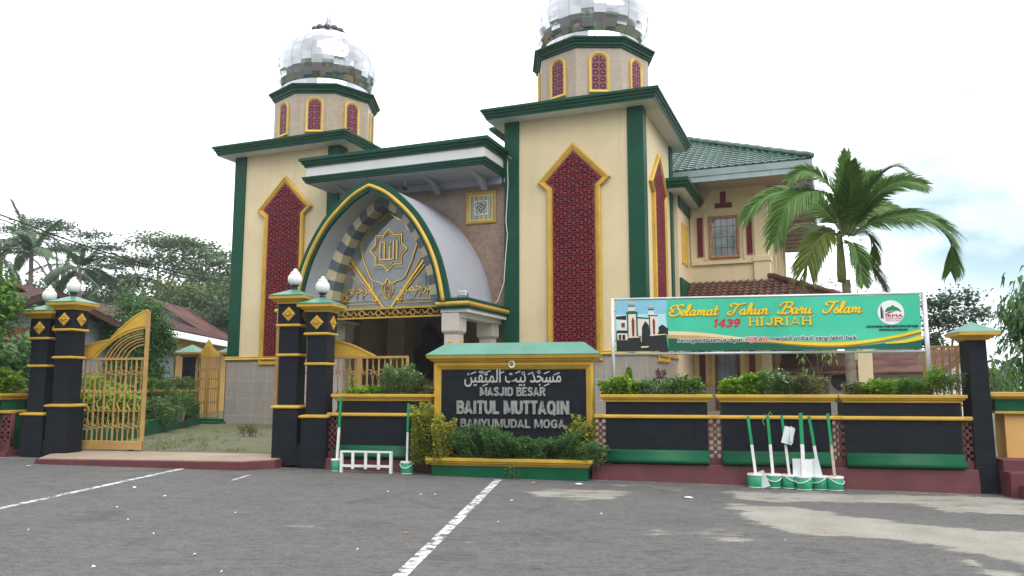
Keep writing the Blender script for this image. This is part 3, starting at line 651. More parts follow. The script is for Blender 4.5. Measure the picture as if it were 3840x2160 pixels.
m = MB(); m.box(14.2, 19.6, 4.9, 22, .2, .78); m.build('porch_floor', paint('porch_tile', (.3, .25, .21), .35), mosque)
xL, zT = M_at(2680, 1306, 7.5); xR, zB = M_at(2781, 1536, 7.5)
window(wing, xL, xR, .8, zT, 7.5, .12, paint('dark_red_door_frame', (.1, .03, .022), .45), True, Matrix.Translation((0, 7.5, 0)), 'door')
for px0, px1 in ((2623, 2645), (2809, 2833)):
    a = M_at(px0, 1350, 7.5)[0]; b = M_at(px1, 1350, 7.5)[0]; lattice_strip(wing, a, b, 1.2, 4.0, 7.5)
m = MB()
for px in (2600, 2664, 2796, 2850):
    a = M_at(px, 1350, 7.5)[0]; m.box(a - .05, a + .05, 7.44, 7.54, 1.75, 4.0)
for p0, p1 in ((2570, 2620), (2648, 2670), (2788, 2806), (2835, 2895)): m.box(M_at(p0, 1350, 7.5)[0], M_at(p1, 1350, 7.5)[0], 7.43, 7.54, 1.7, 1.78)
m.build('door_trim', deepgold, wing)
for a, b in ((14.44, xL - .03), (xR + .03, 17.28)): m = MB(); m.box(a, b, 7.48, 7.53, .78, 1.7); m.build('porch_dado', basetile, wing)
cu = M_at(3243, 1350, 5.4)[0]
for vv in (5.4, 10, 14.6):
    m = MB(); m.box(cu - .22, cu + .22, vv - .22, vv + .22, .78, 4.3); pcol = m.build('porch_column', cream, mosque, bevel=.01)
    m = MB(); cornice(m, rect(cu - .22, cu + .22, vv - .22, vv + .22), [(0, 1.62), (.04, 1.62), (.05, 1.68), (.02, 1.74)], (False, False)); m.box(cu - .25, cu + .25, vv - .25, vv + .25, .7, 1.6); m.build('column_dado', deepgold, pcol)
m = MB(); m.box(17.3, 19.6, 13.9, 14.1, .7, 4.4); m.build('porch_back_wall', paint('porch_wall_paint', (.4, .3, .22), .6), mosque)
m = MB()
for k in range(4): m.box(17.3, 17.42, 8.0 + k * .9, 8.7 + k * .9, .8, 3.9)
m.build('timber_door_leaves', paint('oiled_timber', (.26, .14, .05), .45, .25, 5, .1), mosque)
# lantern storey rising behind the towers
la, lz = M_at(1834, 478, 11.5); lb, _ = M_at(2574, 482, 17.4)
m = MB(); m.box(la + .75, lb - .75, 11.9, 17, 11.4, lz - .3); lt = m.build('roof_lantern', white, mosque)
m = MB(); cornice(m, rect(la + .55, lb - .55, 12.05, 17.1), [(0, lz - .5), (.1, lz - .5), (.12, lz - .36), (.3, lz - .33), (.32, lz - .2), (.55, lz - .16), (.55, lz), (.3, lz + .05)]); m.build('lantern_cornice', green, lt)
LAN = (la, lb, lz)
# ------------------------------------------------------------------ ground
def ground_mat():
    t = NT('worn_asphalt'); at = t.N('ShaderNodeAttribute'); at.attribute_name = 'dirt'
    big = t.rng(t.noise(.5, 6, rough=.6), .3, .7); mid = t.rng(t.noise(3.5, 6, rough=.65), .32, .68); fine = t.noise(70, 3, rough=.7); gr = t.noise(220, 2)
    o = t.mix(big, (.086, .083, .086), (.132, .128, .129))
    o = t.mix(t.math('MULTIPLY', mid, .5), o, (.18, .174, .168))
    o = t.mix(t.rng(t.noise(13, 5, rough=.75), .4, .66, 0, .75), o, (.19, .185, .178))
    o = t.mix(t.rng(t.noise(9, 6, rough=.75, stretch=(.6, 1.5, 1)), .5, .68, 0, .75), o, (.055, .055, .058))
    o = t.mix(t.rng(t.noise(24, 2), .68, .73, 0, .85), o, (.02, .02, .021))
    o = t.mix(t.rng(fine, .36, .62), t.mix(.6, o, (.028, .028, .029)), o)
    o = t.mix(t.rng(gr, .62, .72, 0, .55), o, (.2, .195, .185))
    streak = t.rng(t.noise(1.4, 7, rough=.7, stretch=(.5, 2.2, 1)), .54, .72, 0, .55)
    o = t.mix(streak, o, (.15, .143, .13))
    dk = t.rng(t.noise(.9, 6, rough=.68), .55, .7, 0, .5); o = t.mix(dk, o, (.042, .043, .046))
    brk = t.noise(2.4, 8, rough=.72, stretch=(.6, 1.6, 1)); d = t.math('ADD', at.outputs['Fac'], t.rng(brk, .25, .75, -.55, .55))
    dm = t.rng(d, .37, .62, 0, .93); sand = t.mix(t.rng(t.noise(1.8, 6), .35, .65), (.27, .25, .205), (.335, .325, .295))
    sand = t.mix(t.rng(fine, .34, .5, .6, 0), sand, (.07, .06, .05))
    o = t.mix(dm, o, sand)
    t.col(o).set(Roughness=.88, Specular_IOR_Level=.25)
    h = t.math('ADD', t.math('MULTIPLY', fine, .6), t.math('MULTIPLY', gr, .4)); t.bump(h, .55, .012)
    return t.mat
DPOLY = [  # outlines of the washed-up sand, as seen on the tarmac (full-size photo pixels -> points on the ground)
    ([(1960, 1845), (2080, 1828), (2200, 1832), (2300, 1838), (2390, 1850), (2320, 1872), (2210, 1890), (2090, 1868), (1985, 1862)], .6),
    ([(2180, 1800), (2600, 1825), (2580, 1845), (2400, 1840), (2250, 1815)], .36),
    ([(2690, 1838), (3300, 1852), (3700, 1858), (3900, 1880), (3900, 1935), (3560, 1925), (3400, 1890), (3050, 1884), (2880, 1884), (2760, 1870)], .7),
    ([(2725, 1890), (2960, 1900), (3200, 1935), (3480, 1970), (3700, 1990), (3900, 2000), (3900, 2130), (3700, 2090), (3500, 2045), (3300, 2020), (3080, 2010), (2900, 1985), (2800, 1950)], .9),
    ([(2560, 1985), (2720, 1985), (2950, 2020), (2780, 2040), (2600, 2020)], .52), ([(2350, 1960), (2560, 1985), (2540, 2030), (2400, 2000)], .42),
    ([(3560, 2080), (3640, 2085), (3840, 2170), (3760, 2190)], .8),
    ([(1180, 1935), (1300, 1925), (1330, 1960), (1230, 1990), (1080, 1975)], .3), ([(960, 2120), (1100, 2115), (1120, 2150), (980, 2165)], .32), ([(420, 2080), (560, 2075), (570, 2110), (440, 2115)], .32)]
DP = [([(p.x, p.y) for p in (on_ground(*q) for q in poly)], v) for poly, v in DPOLY]
def edge_dist(x, y, poly):
    b = 1e9
    for (x1, y1), (x2, y2) in zip(poly, poly[1:] + poly[:1]):
        dx, dy = x2 - x1, y2 - y1; t = max(0, min(1, ((x - x1) * dx + (y - y1) * dy) / (dx * dx + dy * dy + 1e-9)))
        b = min(b, math.hypot(x - x1 - dx * t, y - y1 - dy * t))
    return b
def ground():
    ss = [-400, -120, -50, -28] + [-22 + .16 * i for i in range(194)] + [12, 20, 60, 160, 500]
    ws = [-400, -120, -40, -14.5] + [-12 + .16 * i for i in range(79)] + [1.2]
    vs, dd = [], []
    for w in ws:
        for s in ss:
            p = WW(s, w, gz(s)); vs.append(tuple(p)); v = 0
            if -14 < w < 1 and -20 < s < 11:
                for poly, q in DP:
                    e = edge_dist(p.x, p.y, poly); ins = inside((p.x, p.y), poly)
                    v = max(v, q * min(1, .45 + e / .35) if ins else q * max(0, .45 - e / .5))
                v = max(v, .42 * max(0, 1 - abs(w + .15) / .35) if w > -.6 else 0)
            dd.append(v)
    n = len(ss); fs = [(j * n + i, j * n + i + 1, (j + 1) * n + i + 1, (j + 1) * n + i) for j in range(len(ws) - 1) for i in range(n - 1)]
    me = bpy.data.meshes.new('car_park_ground'); me.from_pydata(vs, [], fs); a = me.attributes.new('dirt', 'FLOAT', 'POINT'); a.data.foreach_set('value', dd)
    me.materials.append(ground_mat()); o = bpy.data.objects.new('car_park_ground', me); COL.objects.link(o); tag(o, kind='structure')
ground()
t = NT('mossy_block_paving'); bt = t.N('ShaderNodeTexBrick'); t.L(t.pos, bt.inputs['Vector']); bt.inputs['Scale'].default_value = 1
for k, v in (('Mortar Size', .012), ('Brick Width', .22), ('Row Height', .11)): bt.inputs[k].default_value = v
bt.inputs['Color1'].default_value = (.17, .145, .115, 1); bt.inputs['Color2'].default_value = (.13, .12, .1, 1); bt.inputs['Mortar'].default_value = (.05, .06, .025, 1)
gm = t.rng(t.noise(.9, 8, rough=.7), .4, .58); t.col(t.mix(gm, bt.outputs['Color'], t.mix(t.rng(t.noise(20, 4), .35, .65), (.05, .085, .018), (.15, .15, .06)))).set(Roughness=.95); t.bump(bt.outputs['Fac'], -.5, .02)
paving = t.mat
m = MB(); CZ = .33; vs = [WW(-60, .75, CZ), WW(40, .75, CZ), WW(60, 60, CZ), WW(-60, 60, CZ)]; m.add(vs, [(0, 1, 2, 3)]); tag(m.build('courtyard_paving', paving), kind='structure')
t = NT('rough_grass_land'); t.col(t.mix(t.rng(t.noise(.15, 7), .3, .7), (.035, .055, .016), (.085, .085, .035))).set(Roughness=1)
m = MB(); a = [WW(-500, 58, CZ - .05), WW(500, 58, CZ - .05), WW(900, 1800, CZ - .05), WW(-900, 1800, CZ - .05)]; m.add(a, [(0, 1, 2, 3)])
m.add([WW(-500, 1.21, .2), WW(-58, 1.21, .2), WW(-58, 60, .25), WW(-500, 60, .25)], [(0, 1, 2, 3)]); m.add([WW(38, 1.21, .2), WW(500, 1.21, .2), WW(500, 60, .25), WW(58, 60, .25)], [(0, 1, 2, 3)])
tag(m.build('grass_land', t.mat), kind='structure')
# painted bay lines: worn white strips
lt_ = NT('worn_road_paint'); f = lt_.rng(lt_.noise(9, 7, rough=.7, stretch=(1, 1, 1)), .42, .52); lt_.col((.55, .55, .54)).set(Roughness=.8)
tr = lt_.N('ShaderNodeBsdfTransparent'); ms = lt_.N('ShaderNodeMixShader'); lt_.L(f, ms.inputs[0]); lt_.L(tr.outputs[0], ms.inputs[1]); lt_.L(lt_.b.outputs[0], ms.inputs[2]); lt_.L(ms.outputs[0], lt_.n['Material Output'].inputs['Surface'])
def bay_line(pa, pb, w0, lab):
    A, B = on_ground(*pa), on_ground(*pb); d = (B - A).normalized(); n = Vector((-d.y, d.x, 0)); m = MB(); K = 24; rg_ = random.Random(3)
    L = [A + (B - A) * k / K + n * (w0 / 2 + rg_.uniform(-.006, .006)) for k in range(K + 1)]; Q = [A + (B - A) * k / K - n * (w0 / 2 + rg_.uniform(-.006, .006)) for k in range(K + 1)]
    zf = lambda p: (p.x, p.y, gz((p.x - SX) * math.cos(WA) + (p.y - SY) * math.sin(WA)) + .005)
    m.rings([[zf(a) for a in L], [zf(a) for a in Q]], closed=False, caps=(False, False)); o = m.build('parking_line', lt_.mat); tag(o, lab, 'parking line', 'painted lines of the parking bays', 'thing')
bay_line((-300, 1972), (690, 1757), .11, 'worn white bay line running towards the gate threshold'); bay_line((1475, 2185), (1868, 1800), .12, 'worn white bay line running towards the name wall')
bay_line((870, 1803), (935, 1782), .06, 'short faded white line scrap near the centre gate pillars')

# ------------------------------------------------------------------ front wall
def planter_wall(s0, s1, label, first=False):
    L = s1 - s0; z0 = .34; t = Wt('planter_wall', label, 'planter wall', s0, 0, 0, 'black stone planter walls along the car park')
    m = MB(); m.box(0, L, .02, .6, z0, 1.4); m.build('wall_body', wallgreen, t)
    m = MB(); m.box(.004, L - .004, -.0, .03, .5, 1.39); m.build('stone_face', blackstone, t)
    m = MB(); R4 = rect(0, L, 0, .6); cornice(m, R4, [(.0, 1.365), (.03, 1.365), (.035, 1.4), (.06, 1.41), (.07, 1.435), (.09, 1.44), (.09, 1.49), (-.07, 1.492), (-.07, 1.42)], (False, False)); m.build('coping', gold, t, bevel=.006)
    m = MB(); cornice(m, R4, [(-.002, 1.085), (.02, 1.085), (.045, 1.1), (.045, 1.125), (.02, 1.15), (-.002, 1.152)], (False, False)); m.build('gold_band', gold, t)
    m = MB(); m.smooth = True; pf = [(.0, .57), (-.02, .56), (-.035, .52), (-.06, .47), (-.1, .43), (-.12, .4), (-.115, .365), (-.09, .345), (.01, .345)]
    m.rings([[(-.005, y, z) for y, z in pf], [(L + .005, y, z) for y, z in pf]]); m.build('flared_skirt', wallgreen, t)
    m = MB(); m.box(.06, L - .06, .06, .54, 1.38, 1.43); m.build('soil_bed', soil, t)
    return t
PL = [planter_wall(-10.46, -8.72, 'black planter wall behind the two-legged white rack, next to the centre gate pillars'),
      planter_wall(-5.53, -3.83, 'black planter wall under the picture end of the banner, beside the name wall'),
      planter_wall(-3.6, -1.87, 'black planter wall behind the row of six green buckets'),
      planter_wall(-1.67, .05, 'black planter wall beside the plain capped corner pillar'),
      planter_wall(-20.2, -17.75, 'black planter wall cut by the picture edge beside the outer gate pillar')]
def pierced(s0, s1, label):
    t = Wt('pierced_panel', label, 'pierced block panel', s0, .08, 0, 'maroon flower-pierced panels between the planter walls'); L = s1 - s0; n = 3; h = .66 / n; hs = []
    for k in range(n):
        z = .43 + h * (k + .5); hs.append(circ(L / 2, z, .03, 10))
        for q in range(4): hs.append(petal(L / 2, z, R(45 + 90 * q), .18 * L, min(L * .6, .13), .195 * L))
        if k < n - 1: hs.append(circ(L / 2, z + h / 2, .024, 8))
    out = ccw(rect(0, L, .43, 1.09)); hs = [g for g in hs if all(inside(p, inset(out, .003)) for p in g)]
    holes_panel('flower_screen', out, hs, .08, plinthred, t, Matrix.Translation((0, .0, 0)))
    m = MB(); m.box(0, L, -.05, .06, .33, .43); m.build('screen_base', plinthred, t)
    m = MB(); m.box(0, L, -.09, .08, 1.09, 1.15); m.build('gold_cap', gold, t, bevel=.01)
pierced(-10.66, -10.46, 'maroon pierced panel between the centre gate pillars and a planter wall'); pierced(-5.73, -5.53, 'maroon pierced panel between the name wall and the picture end of the banner')
pierced(-3.83, -3.6, 'maroon pierced panel left of the bucket row, clear of any pole'); pierced(-1.87, -1.67, 'maroon pierced panel behind the pole with the bare wooden lower half'); pierced(.05, .22, 'maroon pierced panel touching the plain corner pillar'); pierced(-17.75, -17.5, 'maroon pierced panel squeezed against the outer left gate pillar')
def plinth(s0, s1, lab):
    t = Wt('plinth_wall', lab, 'plinth wall', s0, 0, 0, 'maroon plinths under the planter walls'); m = MB(); L = s1 - s0
    m.frus((0, L, -.1, .7, -.15), (0, L, -.05, .7, .335)); m.build('plinth', plinthred, t, bevel=.012)
plinth(-5.78, .24, 'long maroon plinth wall behind the row of buckets'); plinth(-10.68, -8.5, 'short maroon plinth wall behind the white rack'); plinth(-20.2, -17.5, 'maroon plinth wall at the far left beside the gate pillars')

# end pillar and steps
t = Wt('corner_pillar', 'plain black pillar with a green pyramid cap and no lamp', 'pillar', .36, .15, 0)
m = MB(); m.frus((-.17, .18, -.16, .3, -.05), (-.15, .155, -.15, .28, .4)); m.frus((-.15, .155, -.15, .28, .4), (-.135, .135, -.14, .26, 2.36)); m.build('shaft', blackstone, t, bevel=.01)
m = MB(); cornice(m, rect(-.135, .135, -.14, .26), [(-.01, 2.35), (.04, 2.36), (.06, 2.39), (.09, 2.4), (.11, 2.42), (.16, 2.43), (.16, 2.475), (.05, 2.48)]); m.build('capital', gold, t)
m = MB(); m.rings([[(-.3, -.3, 2.478), (.3, -.3, 2.478), (.3, .42, 2.478), (-.3, .42, 2.478)], [(-.29, -.29, 2.49), (.29, -.29, 2.49), (.29, .41, 2.49), (-.29, .41, 2.49)], [(-.005, .055, 2.66), (.005, .055, 2.66), (.005, .065, 2.66), (-.005, .065, 2.66)]]); m.build('pyramid_cap', capgreen, t)
t = Wt('entrance_steps', 'three maroon steps rising beside the plain corner pillar', 'steps', .6, 0, 0)
for k, (x, y) in enumerate(((.06, -.72), (-.06, -.42), (-.04, -.12))): m = MB(); m.box(x, 4, y, .5, -.1, .17 * (k + 1)); m.build('step', plinthred, t, bevel=.012)
t = Wt('garden_wall', 'ochre wall with a green band and gold coping behind the maroon steps', 'wall', .62, .25, 0)
m = MB(); m.box(.14, 4, 0, .4, .4, 1.22); m.build('wall_body', paint('apricot_paint', (.62, .36, .12), .6, .06, 1.2, .1, streak=.2), t)
m = MB(); m.box(.0, 4, -.06, .46, 1.22, 1.44); m.build('green_band', wallgreen, t)
m = MB(); cornice(m, rect(0, 4, -.06, .46), [(-.01, 1.42), (.03, 1.43), (.05, 1.46), (.09, 1.47), (.09, 1.53), (-.02, 1.535)]); m.build('coping', gold, t)
m = MB(); cornice(m, rect(0, 4, -.06, .46), [(-.02, 1.2), (.02, 1.2), (.02, 1.23), (-.01, 1.24)], (False, False)); m.build('lower_band', gold, t)

# ------------------------------------------------------------------ gate pillars with lamps
def gate_pillar(label):
    t = thing('gate_pillar', label, 'gate pillar', group='black lamp-topped pillars of the main gate')
    m = MB()
    for x0, x1, z0, z1 in ((-.25, .25, -.1, .95), (-.19, .19, .95, 1.92), (-.2, .2, 1.92, 2.48), (-.225, .225, 2.48, 2.92)): m.box(x0, x1, -x1 * .9, x1 * .9, z0, z1)
    m.build('shaft', blackstone, t, bevel=.008)
    for i, (h, z) in enumerate(((.25, .93), (.195, 1.9), (.215, 2.46))):
        m = MB(); cornice(m, rect(-h, h, -h * .9, h * .9), [(-.03, z - .01), (.015, z), (.035, z + .012), (.035, z + .035), (.015, z + .05), (-.05, z + .065)]); m.build('gold_band', gold, t)
    m = MB(); cornice(m, rect(-.225, .225, -.2, .2), [(-.01, 2.89), (.02, 2.895), (.03, 2.93), (.07, 2.945), (.08, 2.97), (.13, 2.985), (.135, 3.04), (.05, 3.045)]); m.build('capital', gold, t)
    m = MB(); e = .345; m.rings([[(-e, -e, 3.043), (e, -e, 3.043), (e, e, 3.043), (-e, e, 3.043)], [(-e, -e, 3.055), (e, -e, 3.055), (e, e, 3.055), (-e, e, 3.055)], [(-.01, -.01, 3.2), (.01, -.01, 3.2), (.01, .01, 3.2), (-.01, .01, 3.2)]]); m.build('pyramid_cap', capgreen, t)
    for a, y in ((0, -.2), (90, -.225), (-90, -.225)): m = MB(); m.M = Matrix.Rotation(R(a), 4, 'Z') @ Matrix.Translation((0, y, 2.7)); rosette(m, .135); m.build('rosette', gold, t)
    m = MB(); m.smooth = True; m.lathe([(.02, 3.17), (.055, 3.18), (.06, 3.21), (.04, 3.23), (.075, 3.25), (.08, 3.27), (.04, 3.275)], 14); lp = m.build('lamp_base', black, t)
    m = MB(); m.smooth = True; n = 40; rr = []
    for r, z in ((.06, 3.27), (.1, 3.285), (.128, 3.325), (.138, 3.38), (.13, 3.435), (.1, 3.48), (.08, 3.495), (.092, 3.51), (.08, 3.528), (.045, 3.54), (.04, 3.555), (.044, 3.568), (.03, 3.585), (.004, 3.595)):
        rr.append([(r * (.93 + .07 * abs(math.cos(k * 2 * math.pi / n * 5))) * math.cos(k * 2 * math.pi / n), r * (.93 + .07 * abs(math.cos(k * 2 * math.pi / n * 5))) * math.sin(k * 2 * math.pi / n), z) for k in range(n)])
    m.rings(rr); m.build('lamp_globe', whiteglass, lp)
    return t
gp = gate_pillar('taller black gate pillar of the left pair, beside the open gold leaf')
gp.location = WW(-16.48, .3, .29); gp.rotation_euler = (0, 0, WA)
for s, w, z, lab in ((-17.05, .3, .12, 'black gate pillar at the outer left, shorter of its pair'), (-11.47, .17, .29, 'black gate pillar at the centre beside the gateway, taller of its pair'), (-10.88, .14, .12, 'black gate pillar at the centre touching a planter wall, shorter of its pair')):
    dup(gp, WW(s, w, z), WA, lab)
for s0, s1, w, z, lab in ((-16.83, -16.71, .3, .5, 'low black link wall between the two left gate pillars'), (-11.24, -11.12, .16, .5, 'low black link wall between the two centre gate pillars')):
    m = MB(); m.box(s0 - (s0 + s1) / 2 - .03, s1 - (s0 + s1) / 2 + .03, -.2, .2, -.3, 0.05); o = m.build('link_wall', blackstone, loc=WW((s0 + s1) / 2, w, z), rz=WA); tag(o, lab, 'link wall', 'low walls joining the paired gate pillars')

# sliding gate leaves
def gate_leaf(label):
    t = thing('gate_leaf', label, 'gate', group='sliding leaves of the main gate'); Lg = 2.76
    m = MB(); m.box(0, Lg, -.03, .03, .0, .17); m.box(0, Lg, -.025, .025, 1.82, 1.865); m.box(0, .05, -.025, .025, .17, 1.82); m.box(Lg - .06, Lg, -.035, .035, .0, 2.83); m.box(.95, 1.05, -.03, .03, .17, 1.82)
    m.build('frame', goldfence, t, bevel=.004)
    top = spline([(.68, 1.87), (.86, 1.95), (1.15, 2.08), (1.5, 2.18), (1.88, 2.25), (1.9, 2.28), (2.15, 2.52), (2.45, 2.74), (2.7, 2.85)], 4)
    arc = spline([(2.7, 2.47), (2.35, 2.4), (1.95, 2.22), (1.65, 1.98), (1.55, 1.87)], 4)
    m = MB(); m.prism(top + arc, -.012, .012); stroke(m, spline([(2.7, 2.53), (2.33, 2.46), (1.92, 2.27), (1.6, 2.02), (1.47, 1.89)], 4), .03, -.03, .0); stroke(m, top, .03, -.025, .025); m.build('crest_plate', gold, t)
    m = MB()
    for k, r in enumerate((.92, .83, .74, .64, .54, .43)):
        c = (2.72, 1.62 + .03 * k); pts = [(c[0] + r * 1.08 * math.cos(R(a)), c[1] + r * .86 * math.sin(R(a))) for a in range(88, 180, 8)]; pts = [p for p in pts if p[1] > 1.86 and p[0] < 2.72]
        if len(pts) > 1: stroke(m, pts + [(pts[-1][0] - .03, 1.865)], .022 if k % 2 else .012, -.012 - k * .0004, .012)
    m.build('crest_ribs', goldfence, t)
    m = MB(); m.box(0, 0, 0, 0, 0, 0) if False else None
    for k in range(11): x = .12 + .24 * k; m.box(x - .014, x + .014, -.014, .014, .17, 1.82)
    m.build('bars', goldfence, t)
    m = MB()
    for k in range(11):
        x = .24 + .24 * k
        if x > Lg - .1: continue
        for z in (.46, 1.55):
            stroke(m, [(x, z - .15), (x - .035, z), (x, z + .15), (x + .035, z)], .011, -.012, .012, True); stroke(m, [(x - .1, z + .03), (x, z - .005), (x + .1, z - .03)], .01, -.0135, .0115); stroke(m, [(x - .1, z - .04), (x, z + .02), (x + .1, z + .06)], .01, -.0128, .0122)
        stroke(m, [(x, .17), (x, .31)], .014, -.01, .01); stroke(m, [(x, 1.7), (x, 1.82)], .014, -.01, .01); stroke(m, [(x, .61), (x, .8)], .012, -.01, .01); stroke(m, [(x, 1.22), (x, 1.4)], .012, -.01, .01)
        stroke(m, spline([(x + .02, .8), (x - .05, .93), (x + .04, 1.05), (x - .03, 1.22)], 4), .014, -.0132, .013)
        for z in (.82, 1.2):
            for sg in (1, -1): stroke(m, [(x + sg * .05 + .05 * math.cos(R(a)), z + .05 * math.sin(R(a))) for a in range(-200, 60, 26)], .011, -.011, .0125)
    m.build('scrollwork', goldfence, t)
    for x in (.25, 2.5): m = MB(); m.box(x - .05, x + .05, -.02, .02, -.03, .0); m.M = Matrix.Translation((x, 0, -.045)) @ Matrix.Rotation(R(90), 4, 'X'); m.lathe([(.045, -.015), (.045, .015)], 12); m.build('roller', black, t)
    return t
g1 = gate_leaf('gold sliding gate leaf in the gateway, its tall winged crest in full view')
g1.location = WW(-14.98 - 2.76, .72, .355); g1.rotation_euler = (0, 0, WA)
dup(g1, WW(-9.34, .72, .345), WA + math.pi, 'gold sliding gate leaf slid back behind the centre pillars and the planter wall')
# threshold slab
th = Wt('gate_threshold', 'pale pebble-finish threshold slab with a maroon edge across the gateway', 'threshold', -14, 0, 0)
m = MB(); m.prismz([(-1.95, -1.0), (2.1, -.78), (2.5, -.3), (2.5, 1.1), (-2.45, 1.1), (-2.45, -.1)], .0, .3); m.build('kerb_edge', plinthred, th, bevel=.01)
peb = NT('pebble_wash'); vo = peb.N('ShaderNodeTexVoronoi'); vo.inputs['Scale'].default_value = 55; peb.L(peb.pos, vo.inputs['Vector']); sp_ = peb.N('ShaderNodeSeparateColor'); peb.L(vo.outputs['Color'], sp_.inputs[0])
peb.col(peb.mix(peb.rng(peb.noise(.8, 6), .35, .7, 0, .6), peb.mix(sp_.outputs[0], (.4, .31, .23), (.27, .19, .14)), (.2, .16, .12))).set(Roughness=.8); peb.bump(vo.outputs['Distance'], .4, .01)
m = MB(); m.prismz([(-1.9, -.95), (2.07, -.74), (2.46, -.28), (2.46, 1.1), (-2.42, 1.1), (-2.42, -.1)], .29, .314); m.build('pebble_top', peb.mat, th)
m = MB(); m.box(-2.4, 2.4, .68, .76, .31, .322); m.build('gate_track', paint('worn_concrete', (.4, .36, .31), .8), th)
# ------------------------------------------------------------------ name wall
nw = Wt('name_wall', 'black stone name wall with silver lettering, gold frame and a green sloped top', 'sign wall', -7.2, .2, 0)
X0, X1 = -1.46, 1.45
m = MB(); m.box(X0 + .02, X1 - .02, .02, .34, -.1, 2.1); m.build('wall_body', wallgreen, nw)
m = MB(); m.box(X0 + .1, X1 - .1, -.002, .03, .2, 1.98); m.build('stone_panel', blackstone, nw)
m = MB(); frame(m, rect(X0, X1, .2, 2.06), [(-.0, .03), (0, -.05), (.03, -.085), (.055, -.08), (.06, -.06), (.085, -.055), (.09, -.035), (.115, -.03), (.12, -.01), (.135, .0), (.135, .03)]); m.build('gold_frame', gold, nw)
m = MB(); cornice(m, rect(X0 + .02, X1 - .02, -.04, .38), [(-.02, 2.055), (.02, 2.06), (.04, 2.085), (.07, 2.09), (.08, 2.12), (.12, 2.13), (.14, 2.185), (.1, 2.19)]); m.build('top_cornice', gold, nw)
m = MB(); a, b = X0 - .12, X1 + .12; m.rings([[(a, -.18, 2.189), (b, -.18, 2.189), (b, .52, 2.189), (a, .52, 2.189)], [(a, -.18, 2.2), (b, -.18, 2.2), (b, .52, 2.2), (a, .52, 2.2)], [(a + .3, .15, 2.42), (b - .3, .15, 2.42), (b - .3, .19, 2.42), (a + .3, .19, 2.42)]]); m.build('sloped_top', capgreen, nw, bevel=.004)
silver_t = NT('brushed_letter_steel'); silver_t.col(silver_t.mix(silver_t.rng(silver_t.noise(14, 5), .35, .65), (.42, .43, .43), (.6, .61, .6))).set(Metallic=.8, Roughness=.3); silver = silver_t.mat
CAPS = {  # block capitals as strokes in a 1-high box
 'A': (.72, [[(.1, .0), (.36, 1), (.62, 0)], [(.2, .25), (.52, .25)]]), 'B': (.64, [[(.12, 0), (.12, 1)], [(.12, .91), (.38, .91), (.5, .8), (.5, .66), (.38, .55), (.12, .55)], [(.3, .55), (.42, .53), (.54, .4), (.54, .2), (.42, .09), (.12, .09)]]),
 'D': (.68, [[(.12, 0), (.12, 1)], [(.12, .91), (.36, .91), (.55, .75), (.55, .25), (.36, .09), (.12, .09)]]), 'E': (.6, [[(.12, 0), (.12, 1)], [(.12, .91), (.56, .91)], [(.12, .52), (.5, .52)], [(.12, .09), (.58, .09)]]),
 'G': (.72, [[(.6, .72), (.5, .86), (.36, .92), (.2, .84), (.12, .6), (.12, .4), (.2, .16), (.36, .08), (.5, .13), (.58, .22), (.58, .46), (.38, .46)]]), 'H': (.7, [[(.12, 0), (.12, 1)], [(.58, 0), (.58, 1)], [(.12, .5), (.58, .5)]]),
 'I': (.34, [[(.17, 0), (.17, 1)]]), 'J': (.58, [[(.46, 1), (.46, .3), (.38, .12), (.26, .08), (.14, .14), (.1, .3)]]), 'L': (.58, [[(.12, 1), (.12, .0)], [(.12, .09), (.55, .09)]]),
 'M': (.86, [[(.11, 0), (.11, 1)], [(.15, .98), (.43, .1), (.71, .98)], [(.75, 0), (.75, 1)]]), 'N': (.72, [[(.12, 0), (.12, 1)], [(.14, .96), (.58, .04)], [(.6, 0), (.6, 1)]]), 'O': (.74, [[(.37, .92), (.2, .85), (.12, .62), (.12, .38), (.2, .15), (.37, .08), (.54, .15), (.62, .38), (.62, .62), (.54, .85), (.37, .92)]]),
 'Q': (.74, [[(.37, .92), (.2, .85), (.12, .62), (.12, .38), (.2, .15), (.37, .08), (.54, .15), (.62, .38), (.62, .62), (.54, .85), (.37, .92)], [(.42, .28), (.68, -.06)]]), 'R': (.68, [[(.12, 0), (.12, 1)], [(.12, .91), (.4, .91), (.53, .8), (.53, .62), (.4, .5), (.12, .5)], [(.34, .5), (.6, 0)]]),
 'S': (.64, [[(.54, .74), (.46, .87), (.32, .92), (.18, .86), (.13, .73), (.2, .6), (.44, .46), (.52, .3), (.46, .14), (.32, .08), (.18, .13), (.1, .27)]]), 'T': (.6, [[(.3, 0), (.3, .95)], [(.03, .91), (.57, .91)]]), 'U': (.7, [[(.12, 1), (.12, .35), (.2, .14), (.35, .08), (.5, .14), (.58, .35), (.58, 1)]]),
 'Y': (.66, [[(.33, 0), (.33, .45)], [(.06, 1), (.33, .42), (.6, 1)]]), '1': (.42, [[(.05, .78), (.25, .95), (.25, 0)]]), '4': (.6, [[(.42, 0), (.42, 1), (.05, .28), (.58, .28)]]), '3': (.56, [[(.08, .84), (.25, .93), (.42, .85), (.44, .66), (.22, .54)], [(.22, .54), (.46, .45), (.48, .22), (.32, .08), (.06, .15)]]), '9': (.58, [[(.48, .62), (.3, .46), (.12, .55), (.1, .78), (.24, .93), (.42, .9), (.5, .7), (.46, .35), (.34, .1), (.16, .06)]])}
